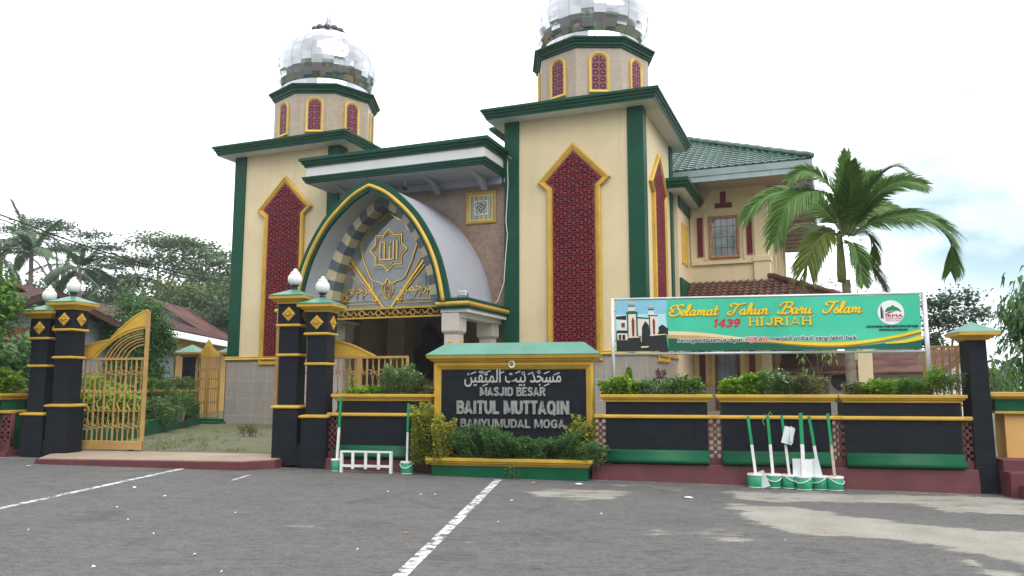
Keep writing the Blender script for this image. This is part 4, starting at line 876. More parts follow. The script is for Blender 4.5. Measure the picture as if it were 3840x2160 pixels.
def caps(mb, s, x0, x1, z, h, w=.18, y=-.03, d=.03, shear=0, serif=False, fy=None):
    tot = sum(CAPS[c][0] if c != ' ' else .34 for c in s); k = (x1 - x0) / tot; x = x0; e = 0
    for c in s:
        if c == ' ': x += .34 * k; continue
        wd, sts = CAPS[c]
        if serif: sts = sts + [[(px - .11, pz), (px + .11, pz)] for st in sts for px, pz in (st[0], st[-1]) if pz in (0, .0, 1) and len(st) == 2]
        for st in sts:
            e += 1; pts = [(x + px * k + (pz * h) * shear, z + pz * h) for px, pz in st]
            ww_ = w * min(k, h * .95); thin = serif and (abs(st[0][1] - st[-1][1]) < .01)
            stroke(mb, pts, ww_ * (.45 if thin else 1), y - .0006 * (e % 17), y + d)
        x += wd * k
m = MB(); caps(m, 'MASJID BESAR', -.6, .6, 1.46, .155, .22); m.build('lettering', silver, nw, bevel=0)['label'] = 'silver raised line reading MASJID BESAR'
m = MB(); caps(m, 'BAITUL MUTTAQIN', -1.03, 1.02, 1.14, .235, .23); m.build('lettering', silver, nw)['label'] = 'larger silver raised line reading BAITUL MUTTAQIN'
m = MB(); caps(m, 'BANYUMUDAL MOGA', -.96, .95, .9, .15, .22); m.build('lettering', silver, nw)['label'] = 'lowest silver raised line reading BANYUMUDAL MOGA'
brightsteel = paint('bright_steel', (.8, .81, .8), .18, .1, 9, 0, metal=.7)
w1 = '\uFEE3\uFEB4\uFEA0\uFEAA'; w2 = '\uFE91\uFEF4\uFE96'; w3 = '\uFE8D\uFEDF\uFEE4\uFE98\uFED8\uFEF4\uFEE6'
m = MB(); T = text_mesh((w1 + ' ' + w2 + ' ' + w3)[::-1], .33, .008); xs = [p[0] for p in T[0]]; kx = 1.76 / (max(xs) - min(xs)); T = ([(p[0] * kx, p[1], p[2]) for p in T[0]], T[1])
put_text(m, T, .0, 1.7, -.022, 0, .0035)
for x, z, r in ((-.72, 1.87, .5), (-.45, 1.89, .5), (-.2, 1.87, .5), (.1, 1.88, .5), (.33, 1.86, .5), (.62, 1.87, .5), (.8, 1.85, .45), (-.5, 1.655, .45), (.62, 1.655, .5)): stroke(m, [(x - .05, z - .02), (x + .05, z + .02)], .02, -.03, -.01)
for x, z in ((-.55, 1.88), (.2, 1.86), (.48, 1.88)): stroke(m, circ(x, z, .025, 8), .012, -.03, -.01, True)
m.build('arabic_lettering', brightsteel, nw)
m = MB()
for r, dx in ((.05, 0), (.058, .006), (.045, -.004)): m.tube([(dx + r * math.cos(R(a)), -.1 - .01 * dx * 50, 2.02 + r * 1.05 * math.sin(R(a))) for a in range(0, 375, 25)], .006, 6)
m.tube([(.05, -.1, 2.0), (.03, -.1, 2.06), (.035, -.1, 2.1)], .006, 6); o = m.build('coiled_cable', cord, loc=WW(-7.2, .2), rz=WA); tag(o, 'small coil of white cable hanging on the gold frame of the name wall', 'cable')
pb = Wt('planter_box', 'low green planter box with gold rim at the foot of the name wall', 'planter', -7.15, -.15, 0)
m = MB(); m.box(-1.36, 1.34, -.25, .36, -.1, .3); m.build('box_body', wallgreen, pb, bevel=.008)
m = MB(); cornice(m, rect(-1.36, 1.34, -.25, .36), [(-.01, .275), (.02, .28), (.03, .31), (.06, .32), (.07, .35), (.09, .36), (.09, .41), (-.05, .412), (-.05, .36)], (False, False)); m.build('gold_rim', gold, pb, bevel=.005)
m = MB(); m.box(-1.3, 1.28, -.2, .33, .3, .37); m.build('soil_bed', soil, pb)

# ------------------------------------------------------------------ banner and its pipe frame
bf = Wt('pipe_stand', 'white welded pipe frame standing in the planters and carrying the green banner', 'frame', -2.85, .45, 0)
def bar(par, a, b, r=.022, nm='rail', mat_=steel): m = MB(); m.smooth = True; m.tube([a, b], r, 8); return m.build(nm, mat_, par)
bar(bf, (-2.57, 0, 1.2), (-2.57, 0, 3.2), .032, 'post'); bar(bf, (2.61, -.02, 1.2), (2.6, 0, 3.2), .038, 'post'); bar(bf, (2.5, .05, 2.0), (2.5, .05, 3.15), .02, 'post')
bar(bf, (-2.6, 0, 3.18), (2.62, 0, 3.175)); bar(bf, (-2.6, 0, 2.2), (2.6, 0, 2.205))
for x in (-2.25, -1.5, -.75, 0, .75, 1.5, 2.2): bar(bf, (x, .01, 2.2), (x, .01, 2.34), .018, 'stub'); bar(bf, (x, .01, 2.21), (x - .3, .01, 2.33), .009, 'brace'); bar(bf, (x, .01, 2.21), (x + .3, .01, 2.33), .009, 'brace')
for z in (2.45, 2.98): bar(bf, (-2.57, 0, z), (-2.46, 0, z), .016, 'stub'); bar(bf, (2.48, 0, z), (2.6, 0, z), .016, 'stub')
bn = Wt('banner', 'turquoise green cloth banner with yellow script, a photo print and a round emblem', 'banner', -2.85, .4, 0)
def rip(x, z): return min(1, max(0, (x + 1.5) / .5)) * rip0(x, z)
def rip0(x, z): return .018 * math.sin(2.3 * x + 1.2 * z) + .009 * math.sin(6.1 * x - 3 * z) - .05 * max(0, 2.6 - z) * math.sin(1.1 * x)
def BN(x, y):
    t = (x - 62) / 2408; yt = 95 - 70 * t; yb = 475 - 33 * t
    return (-2.51 + 5.03 * t, 3.15 - .905 * (y - yt) / (yb - yt))
def cloth(par, name, poly, mat_, lift, grid=False):
    m = MB(); d = []; n = len(poly)
    for i in range(n):
        a, b = poly[i], poly[(i + 1) % n]; k = max(1, int(math.dist(a, b) / .08)); d += [(a[0] + (b[0] - a[0]) * j / k, a[1] + (b[1] - a[1]) * j / k) for j in range(k)]
    m.add([(x, rip(x, z) - lift, z) for x, z in d], [tuple(range(len(d)))]); return m
def sheet(par, name, top, bot, mat_, lift):   # strip between two lines, following the folds of the cloth
    top, bot = [BN(*p) for p in top], [BN(*p) for p in bot]
    def rs(L, n):
        out = []; d = [0]
        for a, b in zip(L, L[1:]): d.append(d[-1] + math.dist(a, b))
        for k in range(n + 1):
            t = d[-1] * k / n; i = max(0, min(len(L) - 2, next((j for j in range(len(L) - 1) if t <= d[j + 1] + 1e-9), len(L) - 2))); q = (t - d[i]) / max(1e-9, d[i + 1] - d[i]); out.append((L[i][0] + (L[i + 1][0] - L[i][0]) * q, L[i][1] + (L[i + 1][1] - L[i][1]) * q))
        return out
    n = max(2, int(max(abs(top[-1][0] - top[0][0]), .1) / .05)); A, B_ = rs(spline(top, 4) if len(top) > 2 else top, n), rs(spline(bot, 4) if len(bot) > 2 else bot, n); rows = []; kk = max(1, int(abs(A[n // 2][1] - B_[n // 2][1]) / .06))
    for j in range(kk + 1): rows.append([(a[0] + (b[0] - a[0]) * j / kk, rip(a[0] + (b[0] - a[0]) * j / kk, a[1] + (b[1] - a[1]) * j / kk) - lift, a[1] + (b[1] - a[1]) * j / kk) for a, b in zip(A, B_)])
    m = MB(); m.smooth = True; m.rings(rows, closed=False, caps=(False, False)); return m.build(name, mat_, par)
def flat(name, c, rough=.55): return paint('print_' + name, c, rough, .05, 3, .05, fine=90)
teal = flat('turquoise', (.05, .5, .32)); pdark = flat('deep_green', (.004, .1, .06)); pyel = flat('yellow', (.75, .56, .02)); pcream = flat('cream', (.72, .62, .36)); pbrown = flat('brown', (.3, .15, .02)); ptan = flat('tan', (.5, .33, .12)); pwhite = flat('white', (.78, .8, .8)); pred = flat('red', (.55, .02, .06)); pnavy = flat('navy', (.01, .03, .06)); pgrey = flat('grey', (.45, .47, .48)); psky = flat('sky', (.22, .5, .66)); pblk = flat('black', (.012, .015, .018)); pwine = flat('wine', (.17, .03, .03)); pwall = flat('wall', (.68, .62, .55)); ppale = flat('pale_sky', (.42, .66, .75)); pgreen = flat('green', (.01, .2, .07))
c_ = sheet(bn, 'cloth', [(62, 95), (2470, 25)], [(62, 475), (2470, 442)], teal, 0)
sheet(bn, 'printed_stripe', [(498, 320), (750, 328), (1000, 352), (1300, 384)], [(498, 372), (750, 380), (1000, 392), (1300, 402)], pcream, .003)
sheet(bn, 'printed_stripe', [(498, 348), (750, 354), (1000, 372), (1260, 392)], [(498, 374), (750, 382), (1000, 394), (1300, 404)], ptan, .0036)
sheet(bn, 'printed_stripe', [(498, 372), (800, 386), (1100, 398), (1400, 412), (1650, 426), (1850, 430), (2100, 414), (2300, 380), (2470, 338)], [(498, 469), (1400, 455), (2470, 441)], pdark, .0024)
sheet(bn, 'printed_stripe', [(1150, 372), (1500, 393), (1800, 399), (2050, 379), (2300, 335), (2470, 292)], [(1150, 380), (1500, 414), (1800, 424), (2050, 402), (2300, 356), (2470, 312)], pyel, .0032)
sheet(bn, 'printed_stripe', [(1150, 379), (1500, 413), (1800, 423), (2050, 401), (2300, 355), (2470, 311)], [(1150, 384), (1500, 424), (1800, 437), (2050, 414), (2300, 368), (2470, 326)], pbrown, .0038)
sheet(bn, 'printed_stripe', [(2190, 402), (2350, 372), (2470, 336)], [(2200, 406), (2350, 396), (2470, 372)], pyel, .0032)
# the printed photo at the left end
ph = sheet(bn, 'photo_print', [(64, 97), (498, 84)], [(64, 330), (470, 330)], psky, .002)
def pp(quads, mat_, lift, nm='photo_print'):
    m = MB()
    for q in quads: m.add([(x, rip(x, z) - lift, z) for x, z in (BN(*p) for p in q)], [tuple(range(len(q)))])
    return m.build(nm, mat_, bn)
pp([[(64, 200), (480, 190), (495, 330), (64, 330)]], ppale, .0035); pp([[(64, 330), (480, 330), (498, 470), (66, 474)], [(420, 290), (450, 270), (498, 300), (498, 345), (420, 345)], [(64, 215), (150, 205), (150, 240), (64, 235)], [(68, 318), (158, 318), (158, 335), (68, 335)]], pblk, .004)
pp([[(155, 190), (242, 185), (238, 370), (160, 370)], [(340, 205), (412, 205), (412, 350), (345, 350)], [(248, 225), (345, 225), (345, 350), (248, 360)], [(90, 242), (150, 242), (150, 305), (90, 305)], [(70, 340), (158, 340), (158, 390), (75, 390)]], pwall, .0045)
pp([[(168, 140), (228, 138), (228, 178), (168, 180)], [(335, 168), (385, 168), (385, 200), (335, 200)]], pwall, .005)
pp([[(148, 182), (248, 177), (246, 192), (150, 197)], [(330, 200), (418, 200), (416, 209), (332, 209)], [(245, 215), (350, 222), (348, 232), (246, 228)], [(155, 190), (168, 190), (168, 370), (158, 370)], [(232, 190), (246, 190), (246, 365), (234, 365)], [(340, 208), (350, 208), (352, 350), (343, 350)], [(166, 172), (230, 170), (230, 180), (166, 182)]], pdark, .0055)
pp([[(195, 245), (207, 215), (220, 245), (217, 362), (198, 362)], [(370, 245), (381, 222), (392, 245), (390, 345), (374, 345)], [(108, 262), (138, 262), (138, 296), (108, 296)]], pwine, .006)
pp([[(278, 360), (282, 290), (310, 245), (338, 275), (350, 355)], [(160, 375), (255, 372), (255, 455), (165, 460)], [(85, 350), (105, 350), (105, 388), (85, 388)], [(115, 350), (140, 350), (140, 388), (115, 388)]], pblk, .0062)
for cx, cy, r in ((197, 128, 30), (360, 150, 26)): pp([[(cx + r * math.cos(R(a)), cy - (10 + r * .75 * math.sin(R(a)))) for a in range(0, 181, 20)]], pgrey, .006); pp([[(cx - r, cy + 2), (cx + r, cy + 2), (cx + r * .9, cy + 10), (cx - r * .9, cy + 10)]], pblk, .0065)
pp([[(158, 366), (258, 362), (258, 370), (158, 374)], [(345, 350), (480, 340), (480, 346), (345, 358)], [(270, 436), (340, 434), (325, 444), (272, 446)], [(270, 355), (276, 355), (276, 400), (270, 400)]], pcream, .0068)
SCRIPT = {'l': (.25, [[(0, .08), (.14, .4), (.2, .85), (.13, 1), (.07, .8), (.06, .15), (.13, 0), (.26, .1)]]), 'e': (.3, [[(0, .15), (.18, .22), (.24, .36), (.15, .46), (.06, .3), (.08, .08), (.18, 0), (.32, .12)]]), 'a': (.42, [[(.3, .36), (.18, .46), (.05, .3), (.05, .1), (.13, 0), (.24, .12), (.31, .44)], [(.31, .44), (.28, .1), (.34, 0), (.44, .1)]]),
 'm': (.58, [[(0, .34), (.07, .45), (.07, 0)], [(.07, .2), (.18, .44), (.26, .36), (.25, 0)], [(.25, .2), (.36, .44), (.44, .36), (.42, .08), (.48, 0), (.6, .1)]]), 't': (.26, [[(.12, .82), (.09, .12), (.16, 0), (.28, .12)], [(-.02, .5), (.26, .53)]]), 'h': (.41, [[(0, .08), (.14, .4), (.2, .85), (.13, 1), (.07, .8), (.05, 0)], [(.05, .2), (.17, .44), (.26, .36), (.25, .08), (.31, 0), (.42, .1)]]),
 'u': (.44, [[(0, .32), (.06, .44), (.05, .12), (.13, 0), (.25, .14), (.29, .44)], [(.29, .44), (.28, .08), (.34, 0), (.46, .1)]]), 'n': (.43, [[(0, .34), (.07, .45), (.07, 0)], [(.07, .2), (.19, .44), (.28, .36), (.27, .08), (.33, 0), (.44, .1)]]), 'r': (.31, [[(0, .2), (.09, .52), (.11, .42), (.2, .4), (.17, .1), (.23, 0), (.33, .1)]]), 's': (.28, [[(0, .1), (.13, .48), (.17, .32), (.23, .14), (.14, 0), (.02, .06)], [(.16, 0), (.3, .1)]]),
 'S': (.58, [[(.66, .82), (.54, 1), (.34, .88), (.34, .68), (.5, .46), (.52, .2), (.36, 0), (.1, -.02), (-.08, .16), (.02, .38), (.18, .32)], [(.34, .9), (.08, .92), (-.08, .7), (.04, .52), (.18, .62)]]), 'T': (.6, [[(.06, .72), (-.06, .88), (.1, 1), (.45, .93), (.82, 1.02)], [(.44, .94), (.3, .55), (.24, .2), (.1, 0), (-.08, .06), (-.08, .24), (.06, .28)]]),
 'B': (.68, [[(.32, .95), (.22, .4), (.1, .04), (-.06, .06), (-.08, .22)], [(-.06, .66), (.05, .94), (.36, 1.03), (.62, .94), (.58, .68), (.32, .55)], [(.32, .55), (.62, .5), (.62, .2), (.4, 0), (.14, .05)]]), 'I': (.52, [[(.12, .66), (-.02, .84), (.14, 1), (.4, .94), (.66, 1.02)], [(.44, .95), (.34, .5), (.26, .14), (.1, 0), (-.08, .08), (-.04, .25)]])}
def script(mb, word, x0, x1, z, h, wd, dx=0, dz=0, lift=.006):
    tot = sum(SCRIPT[c][0] for c in word); k = (x1 - x0) / tot; x = x0; e = 0
    for c in word:
        a, sts = SCRIPT[c]
        for st in sts:
            P = [(x + px * k + pz * h * .28 + dx, z + pz * h + dz) for px, pz in st]; P = spline(P, 4); W = []
            for i in range(len(P)):
                q = P[min(i + 1, len(P) - 1)]; p = P[max(i - 1, 0)]; an = math.atan2(q[1] - p[1], q[0] - p[0]); W.append(wd * (.45 + .6 * abs(math.sin(an - R(25)))))
            e += 1; n0 = len(mb.v); stroke(mb, P, W, -lift - .0002 * (e % 9), -lift + .001)
            for i in range(n0, len(mb.v)): mb.v[i] = (mb.v[i][0], mb.v[i][1] + rip(mb.v[i][0], mb.v[i][2]), mb.v[i][2])
        x += a * k
def lay(mb, n0):
    for i in range(n0, len(mb.v)): mb.v[i] = (mb.v[i][0], mb.v[i][1] + rip(mb.v[i][0], mb.v[i][2]), mb.v[i][2])
SC_ = lambda x: -2.51 + 5.03 * (x - 62) / 2408
for wv, a, b in (('Selamat', 520, 905), ('Tahun', 1000, 1310), ('Baru', 1395, 1650), ('Islam', 1745, 2030)):
    sh, ye = MB(), MB(); script(sh, wv, SC_(a), SC_(b), 2.865, .19, .044, .012, -.012, .0045); script(ye, wv, SC_(a), SC_(b), 2.865, .19, .037, lift=.0075)
    sh.build('lettering_shadow', pbrown, bn); ye.build('lettering', pyel, bn)['label'] = 'yellow script word ' + wv
m = MB(); caps(m, '1439', SC_(862), SC_(1080), 2.652, .14, .22, -.0055, .002, .25); lay(m, 0); m.build('lettering', pred, bn)['label'] = 'red figures 1439'
m = MB(); caps(m, 'HIJRIAH', SC_(1150) + .008, SC_(1650) + .008, 2.662, .13, .25, -.0045, .001, 0, True); lay(m, 0); m.build('lettering_shadow', pbrown, bn)
m = MB(); caps(m, 'HIJRIAH', SC_(1150), SC_(1650), 2.67, .13, .25, -.0075, .002, 0, True); lay(m, 0); m.build('lettering', pyel, bn)['label'] = 'yellow serif capitals HIJRIAH'
def line(body, x0, x1, z, size, mat_, halo=None, lift=.0085, shear=.25, grow=.0):
    T = text_mesh(body, size, .0004, 1, shear, align='LEFT', res=2); xs = [p[0] for p in T[0]]; k = (x1 - x0) / (max(xs) - min(xs)); T = ([(p[0] * k, p[1], p[2]) for p in T[0]], T[1])
    if halo: m = MB(); put_text(m, T, x0, z, -lift + .003, 0, .011); lay(m, 0); m.build('lettering_outline', halo, bn)
    m = MB(); put_text(m, T, x0, z, -lift - .001, 0, grow); lay(m, 0); o = m.build('lettering', mat_, bn); return o
zb = 2.395
line('Semoga kita semua dapat', SC_(572), SC_(1100), zb, .105, pnavy, pwhite, grow=.0025); line('HIJRAH', SC_(1115), SC_(1296), zb + .005, .105, pred, pwhite, grow=.0025); line('menjadi pribadi yang lebih baik', SC_(1318), SC_(1985), zb + .012, .105, pnavy, pwhite, grow=.0025)
m = MB(); cx, cz = BN(2252, 167); n = 36; m.rings([[(cx + r * math.cos(k * R(10)), rip(cx + r * math.cos(k * R(10)), cz + r * math.sin(k * R(10))) - .005, cz + r * math.sin(k * R(10))) for k in range(n)] for r in (.205, .16, .12, .08, .04, .005)], caps=(False, True)); m.build('emblem_disc', pwhite, bn)
m = MB()
for k, q in enumerate(([(-.16, -.1), (-.13, -.1), (-.13, .07), (-.145, .13), (-.16, .07)], [(-.125, -.1), (-.115, -.1), (-.115, .05), (-.125, .05)])): m.add([(cx + x, rip(cx + x, cz + z) - .0075, cz + z) for x, z in q], [tuple(range(len(q)))])
m.build('emblem_tower', pnavy, bn)
m = MB()
for q in ([(-.1, .0), (-.06, .08), (.0, .1), (.03, .13), (.06, .1), (.12, .07), (.17, .0), (.1, .03), (.0, .03)], [(-.1, -.03), (-.02, .02), (.08, .02), (.0, -.005), (-.1, -.035)]): m.add([(cx + x, rip(cx + x, cz + z) - .0075, cz + z) for x, z in q], [tuple(range(len(q)))])
m.build('emblem_roof', pgreen, bn)
line('IRMA', cx - .09, cx + .17, cz - .08, .075, pred, shear=0, lift=.0085, grow=.003); line('MASJID BAITUL MUTTAQIN', cx - .1, cx + .16, cz - .115, .03, pnavy, shear=0, lift=.0085); line('BANYUMUDAL - MOGA - PEMALANG', cx - .09, cx + .14, cz - .145, .022, pnavy, shear=0, lift=.0085)
line('IKATAN REMAJA MASJID BESAR BAITUL MUTTAQIN', SC_(2066), SC_(2448), 2.605, .05, pnavy, shear=0, grow=.002); line('BANYUMUDAL MOGA PEMALANG', SC_(2158), SC_(2368), 2.55, .045, pnavy, shear=0, grow=.002)

# ------------------------------------------------------------------ weighted buckets with poles, white rack, litter
bgreen = paint('bucket_green_paint', (.012, .26, .13), .5, .2, 8, .12, streak=.5); bwhite = paint('bucket_white_paint', (.7, .7, .7), .5, .12, 8, .1, streak=.4); pgreen_ = paint('pole_green_paint', (.01, .24, .1), .5, .15, 8, .1, streak=.3); board = paint('laminated_sheet', (.62, .68, .7), .3, .12, 4, .04); woodp = paint('bare_pole', (.42, .33, .28), .7, .3, 10, .2)
def bucket(s, w, lab, top, split=.62, half=.022, lean=0, handle=0, lower=None, r=.128):
    z = gz(s); t = Wt('bucket_post', lab, 'bucket post', s, w, z, 'green buckets holding painted poles'); h = .215
    m = MB(); m.smooth = True; m.lathe([(r * .9, 0), (r * .93, .01), (r, h - .02)], 28); m.build('bucket', bgreen, t)
    m = MB(); m.smooth = True; m.lathe([(r * .905, .004), (r * .94, .006), (r * .94, .018), (r * .92, .02)], 28); m.build('base_ring', bwhite, t); m = MB(); m.smooth = True; m.lathe([(r * .99, h - .03), (r * 1.03, h - .026), (r * 1.03, h), (r * .97, h + .004), (r * .6, h - .008)], 28); m.build('rim', bwhite, t)
    if handle is not None: m = MB(); m.smooth = True; a0 = R(handle); m.tube([(r * 1.03 * math.cos(a0 + R(a)), r * 1.03 * math.sin(a0 + R(a)) - .01, h - .03 - .075 * math.sin(R((a + 80) / 160 * 180))) for a in range(-80, 81, 16)], .007, 6); m.build('handle', bwhite, t)
    zt = top; dx = lean; xs = lambda q: dx * (q - h) / (zt - h)
    zm = h + (zt - h) * (1 - split) if False else h + (zt - h) * .5
    yy = .06
    m = MB(); m.frus((-half, half, -half + .0, half, h - .02), (xs(zm) - half, xs(zm) + half, yy * .5 - half, yy * .5 + half, zm)); m.build('pole_lower', lower or bwhite, t)
    m = MB(); m.frus((xs(zm) - half, xs(zm) + half, yy * .5 - half, yy * .5 + half, zm), (xs(zt) - half, xs(zt) + half, yy - half, yy + half, zt)); m.build('pole_upper', pgreen_, t)
    return t
def sheetboard(t, x, z, w, h, rot, y=-.05, yaw=0): m = MB(); m.M = Matrix.Translation((x, y, z)) @ Matrix.Rotation(R(yaw), 4, 'Z') @ Matrix.Rotation(R(rot), 4, 'Y'); m.box(-w / 2, w / 2, -.004, .004, -h / 2, h / 2); return m.build('notice_sheet', board, t)
b0 = bucket(-3.12, -.33, 'leftmost green bucket post of the six, a white sheet slipped beside its rim', 1.12, lean=-.085, handle=None); sheetboard(b0, .1, .14, .13, .26, -22, -.1, -20)
b1 = bucket(-2.85, -.28, 'green bucket post with a knotted green ribbon at the top of its pole', 1.14, lean=-.045, handle=-90)
m = MB(); m.tube([(-.045, .03, 1.12), (-.1, .0, 1.15), (-.07, .02, 1.1)], .006, 5); m.tube([(-.045, .03, 1.13), (0, .0, 1.2), (.02, .02, 1.15)], .006, 5); m.tube([(-.07, .02, 1.12), (-.13, .0, 1.05), (-.1, 0, .98)], .004, 5); m.build('ribbon', paint('lime_ribbon', (.2, .55, .06), .5), b1)
b2 = bucket(-2.6, -.29, 'green bucket post with a white folded sheet tied halfway up its pole', 1.14, lean=-.075, handle=-40, half=.019); sheetboard(b2, .0, .83, .17, .27, 15, -.05, 12); sheetboard(b2, .06, .84, .12, .25, 15, -.02, 60)
b3 = bucket(-2.4, -.4, 'green bucket post with a broad white sheet wired behind its upright pole', 1.19, lean=.0, handle=-130, half=.027); sheetboard(b3, -.08, .33, .15, .29, 0, .03, -8); sheetboard(b3, .08, .33, .13, .28, 0, .03, 10)
b4 = bucket(-2.15, -.3, 'green bucket post leaning left with a crumpled white sheet at its foot', 1.14, lean=-.11, handle=-140); sheetboard(b4, -.06, .34, .15, .28, -12, -.03, -14)
b5 = bucket(-1.93, -.34, 'green bucket post with a bare wooden lower half, rightmost of the row of six', 1.19, lean=-.05, handle=-50, lower=woodp, half=.02)
bucket(-10.3, -.3, 'green bucket post at the gate end of the white rack', 1.32, lean=.02, handle=None, half=.02, r=.105); bucket(-8.98, -.32, 'green bucket post between the white rack and the yellow-leaved shrub', 1.22, lean=-.01, handle=-90, half=.018, r=.115)
z = gz(-9.7); rk = Wt('barrier_rack', 'low white wooden rack of two rails standing between two green buckets', 'rack', -9.7, -.42, z)
wr = bwhite
for x in (-.46, .46): m = MB(); m.box(x - .022, x + .022, -.03, .03, 0, .35); m.build('leg', wr, rk)
m = MB(); m.box(-.48, .48, -.032, .032, .35, .38); m.build('top_rail', wr, rk, bevel=.003); m = MB(); m.box(-.438, .438, -.025, .025, .1, .14); m.build('lower_rail', wr, rk)
for x in (-.24, -.0, .24): m = MB(); m.box(x - .026, x + .026, -.034, -.02, .07, .349); m.build('slat', wr, rk)
def litter(x, y, w, h, mat_, nm, lab, cat, group=None, seed=0):
    p = on_ground(x, y); m = MB(); rg_ = random.Random(seed * 7 + int(x)); k = 7; W = w * .66 / 2992 * p.y; D_ = W * h
    ring = [(W / 2 * math.cos(2 * math.pi * i / k) * rg_.uniform(.6, 1.1), D_ / 2 * math.sin(2 * math.pi * i / k) * rg_.uniform(.6, 1.1), .004 + rg_.uniform(0, .012)) for i in range(k)]
    m.rings([ring, [(a * .8, b * .8, c + .006) for a, b, c in ring], [(a * .3, b * .3, c + .01) for a, b, c in ring]]); o = m.build(nm, mat_, loc=p); tag(o, lab, cat, group)
paper = paint('scrap_paper', (.66, .65, .62), .7, .1, 20, .1)
for i, (x, y, w) in enumerate([(505, 1830, 22), (618, 1863, 20), (440, 1905, 12), (575, 2005, 14), (107, 1991, 12), (350, 2128, 26), (730, 2083, 22), (882, 1927, 11), (1578, 1858, 15), (1632, 1857, 11), (1868, 1961, 15), (1918, 1880, 20), (1340, 2065, 18), (1455, 1847, 16), (2255, 1930, 14), (838, 1754, 14), (480, 1951, 14), (830, 2148, 18)]):
    litter(x, y, w, 1.0, paper, 'paper_scrap', 'small white paper scrap lying flat on the tarmac', 'litter', 'white paper scraps on the tarmac', i)
for i, (x, y, w, lab) in enumerate([(1522, 2001, 42, 'dry tan leaf lying in the middle of the empty bay'), (1842, 2020, 26, 'dry pinkish leaf near the long white bay line'), (2000, 1812, 36, 'dry orange leaf strip at the foot of the name wall planter')]): litter(x, y, w, .5, paint('dry_leaf', (.38, .2, .1), .8, .2, 20, .1), 'fallen_leaf', lab, 'leaf', None, i)
litter(2170, 1817, 52, .8, paper, 'paper_sheet', 'flat white sheet on the tarmac right of the long bay line', 'litter'); litter(2582, 1868, 50, 1.2, paint('pink_white_tissue', (.7, .55, .6), .7, .3, 30, .2), 'crumpled_tissue', 'crumpled pink and white wrapper on the tarmac near the sand', 'litter'); litter(3672, 1870, 26, 1.3, paint('pink_bag', (.6, .3, .26), .4, .2, 10, .1), 'plastic_bag', 'small pink plastic bag on the sand near the steps', 'litter')
litter(105, 1750, 30, 1.6, paint('tan_husk', (.5, .36, .26), .8), 'dry_husk', 'pale round husk on the tarmac near the outer gate pillar', 'litter'); litter(255, 1733, 32, 1.2, paint('lime_wrapper', (.2, .5, .05), .4), 'green_cup', 'bright lime green wrapper against the maroon threshold edge', 'litter')
litter(2945, 2030, 8, 1, paper, 'paper_scrap', 'tiny white chip on the pale sand streak', 'litter')

# ------------------------------------------------------------------ fittings on the mosque
u, z = 8.78, 7.5
cp = Mt('calligraphy_panel', 'gold-framed square panel of black calligraphy on the brown marble wall', 'panel', u, .3, z); H = .54
m = MB(); frame(m, rect(-H, H, -H, H), [(0, .01), (0, -.05), (.03, -.075), (.06, -.06), (.1, -.03), (.12, -.02), (.12, .01)]); m.build('frame', gold, cp)
pt = NT('cream_star_pattern'); vo = pt.N('ShaderNodeTexVoronoi', feature='DISTANCE_TO_EDGE'); vo.inputs['Scale'].default_value = 16; vo.inputs['Randomness'].default_value = .15; pt.L(pt.pos, vo.inputs['Vector']); pt.col(pt.mix(pt.rng(vo.outputs['Distance'], .06, .1), (.12, .14, .1), (.55, .48, .28))).set(Roughness=.3)
m = MB(); m.box(-.43, .43, -.012, .01, -.43, .43); m.build('patterned_border', pt.mat, cp); m = MB(); frame(m, rect(-.43, .43, -.43, .43), [(0, 0), (0, -.018), (.025, -.018), (.025, 0)]); m.box(-.235, .235, -.02, -.005, -.235, .235); m.build('white_field', pwhite, cp)
m = MB()
for k in range(4):
    q = R(90 * k); rot = lambda P: [(x * math.cos(q) - z * math.sin(q), x * math.sin(q) + z * math.cos(q)) for x, z in P]
    for i, P in enumerate(([(-.2, .04), (-.2, .15), (-.17, .19), (-.12, .19), (-.13, .13), (-.18, .12)], [(-.15, .05), (-.02, .05)], [(-.11, .05), (-.11, .12)], [(-.065, .05), (-.065, .2)], [(-.02, .05), (-.02, .2)], [(.02, .07), (.02, .2)], [(-.09, .2), (-.08, .16)])): stroke(m, rot(P), .024, -.0215 - .0005 * (i + k), -.019)
m.rings([[(x, -.021, z) for x, z in circ(0, 0, .035, 8)], [(x, -.027, z) for x, z in circ(0, 0, .03, 8)]]); m.build('lettering', pblk, cp)
fl = Mt('floodlight', 'small silver floodlight standing on the green ledge of the arch', 'floodlight', AC + 2.95, -2.7, 4.15)
m = MB(); m.box(-.14, .14, -.08, .06, .06, .22); m.build('housing', steel, fl, bevel=.015); m = MB(); m.box(-.11, .11, -.09, -.075, .09, .19); m.build('lens', pgrey, fl); m = MB(); m.tube([(-.16, 0, .02), (-.16, 0, .16)], .012, 6); m.tube([(.16, 0, .02), (.16, 0, .16)], .012, 6); m.box(-.17, .17, -.02, .02, 0, .03); m.build('bracket', black, fl)
x, zz = M_at(1520, 662, -.6); cc_ = Mt('security_camera', 'small black camera hanging under the white canopy', 'camera', x, -.6, 8.4); m = MB(); m.box(-.05, .05, -.14, .08, -.3, -.2); m.build('body', black, cc_, bevel=.01); m = MB(); m.tube([(0, 0, 0.02), (0, 0, -.2)], .02, 8); m.build('mount', steel, cc_)
x, zz = M_at(1495, 560, .0); sb = Mt('roof_box', 'small dark box on top of the white canopy', 'lamp', x, -.4, 9.28); m = MB(); m.box(-.14, .14, -.08, .1, .06, .3); m.build('box_body', black, sb, bevel=.01); m = MB(); m.box(-.05, .05, -.03, .03, 0, .07); m.build('foot', black, sb)  # plain dark box standing on the canopy roof, no light in it
m = MB(); m.smooth = True; P = [(0.12, -.0, 8.95)]
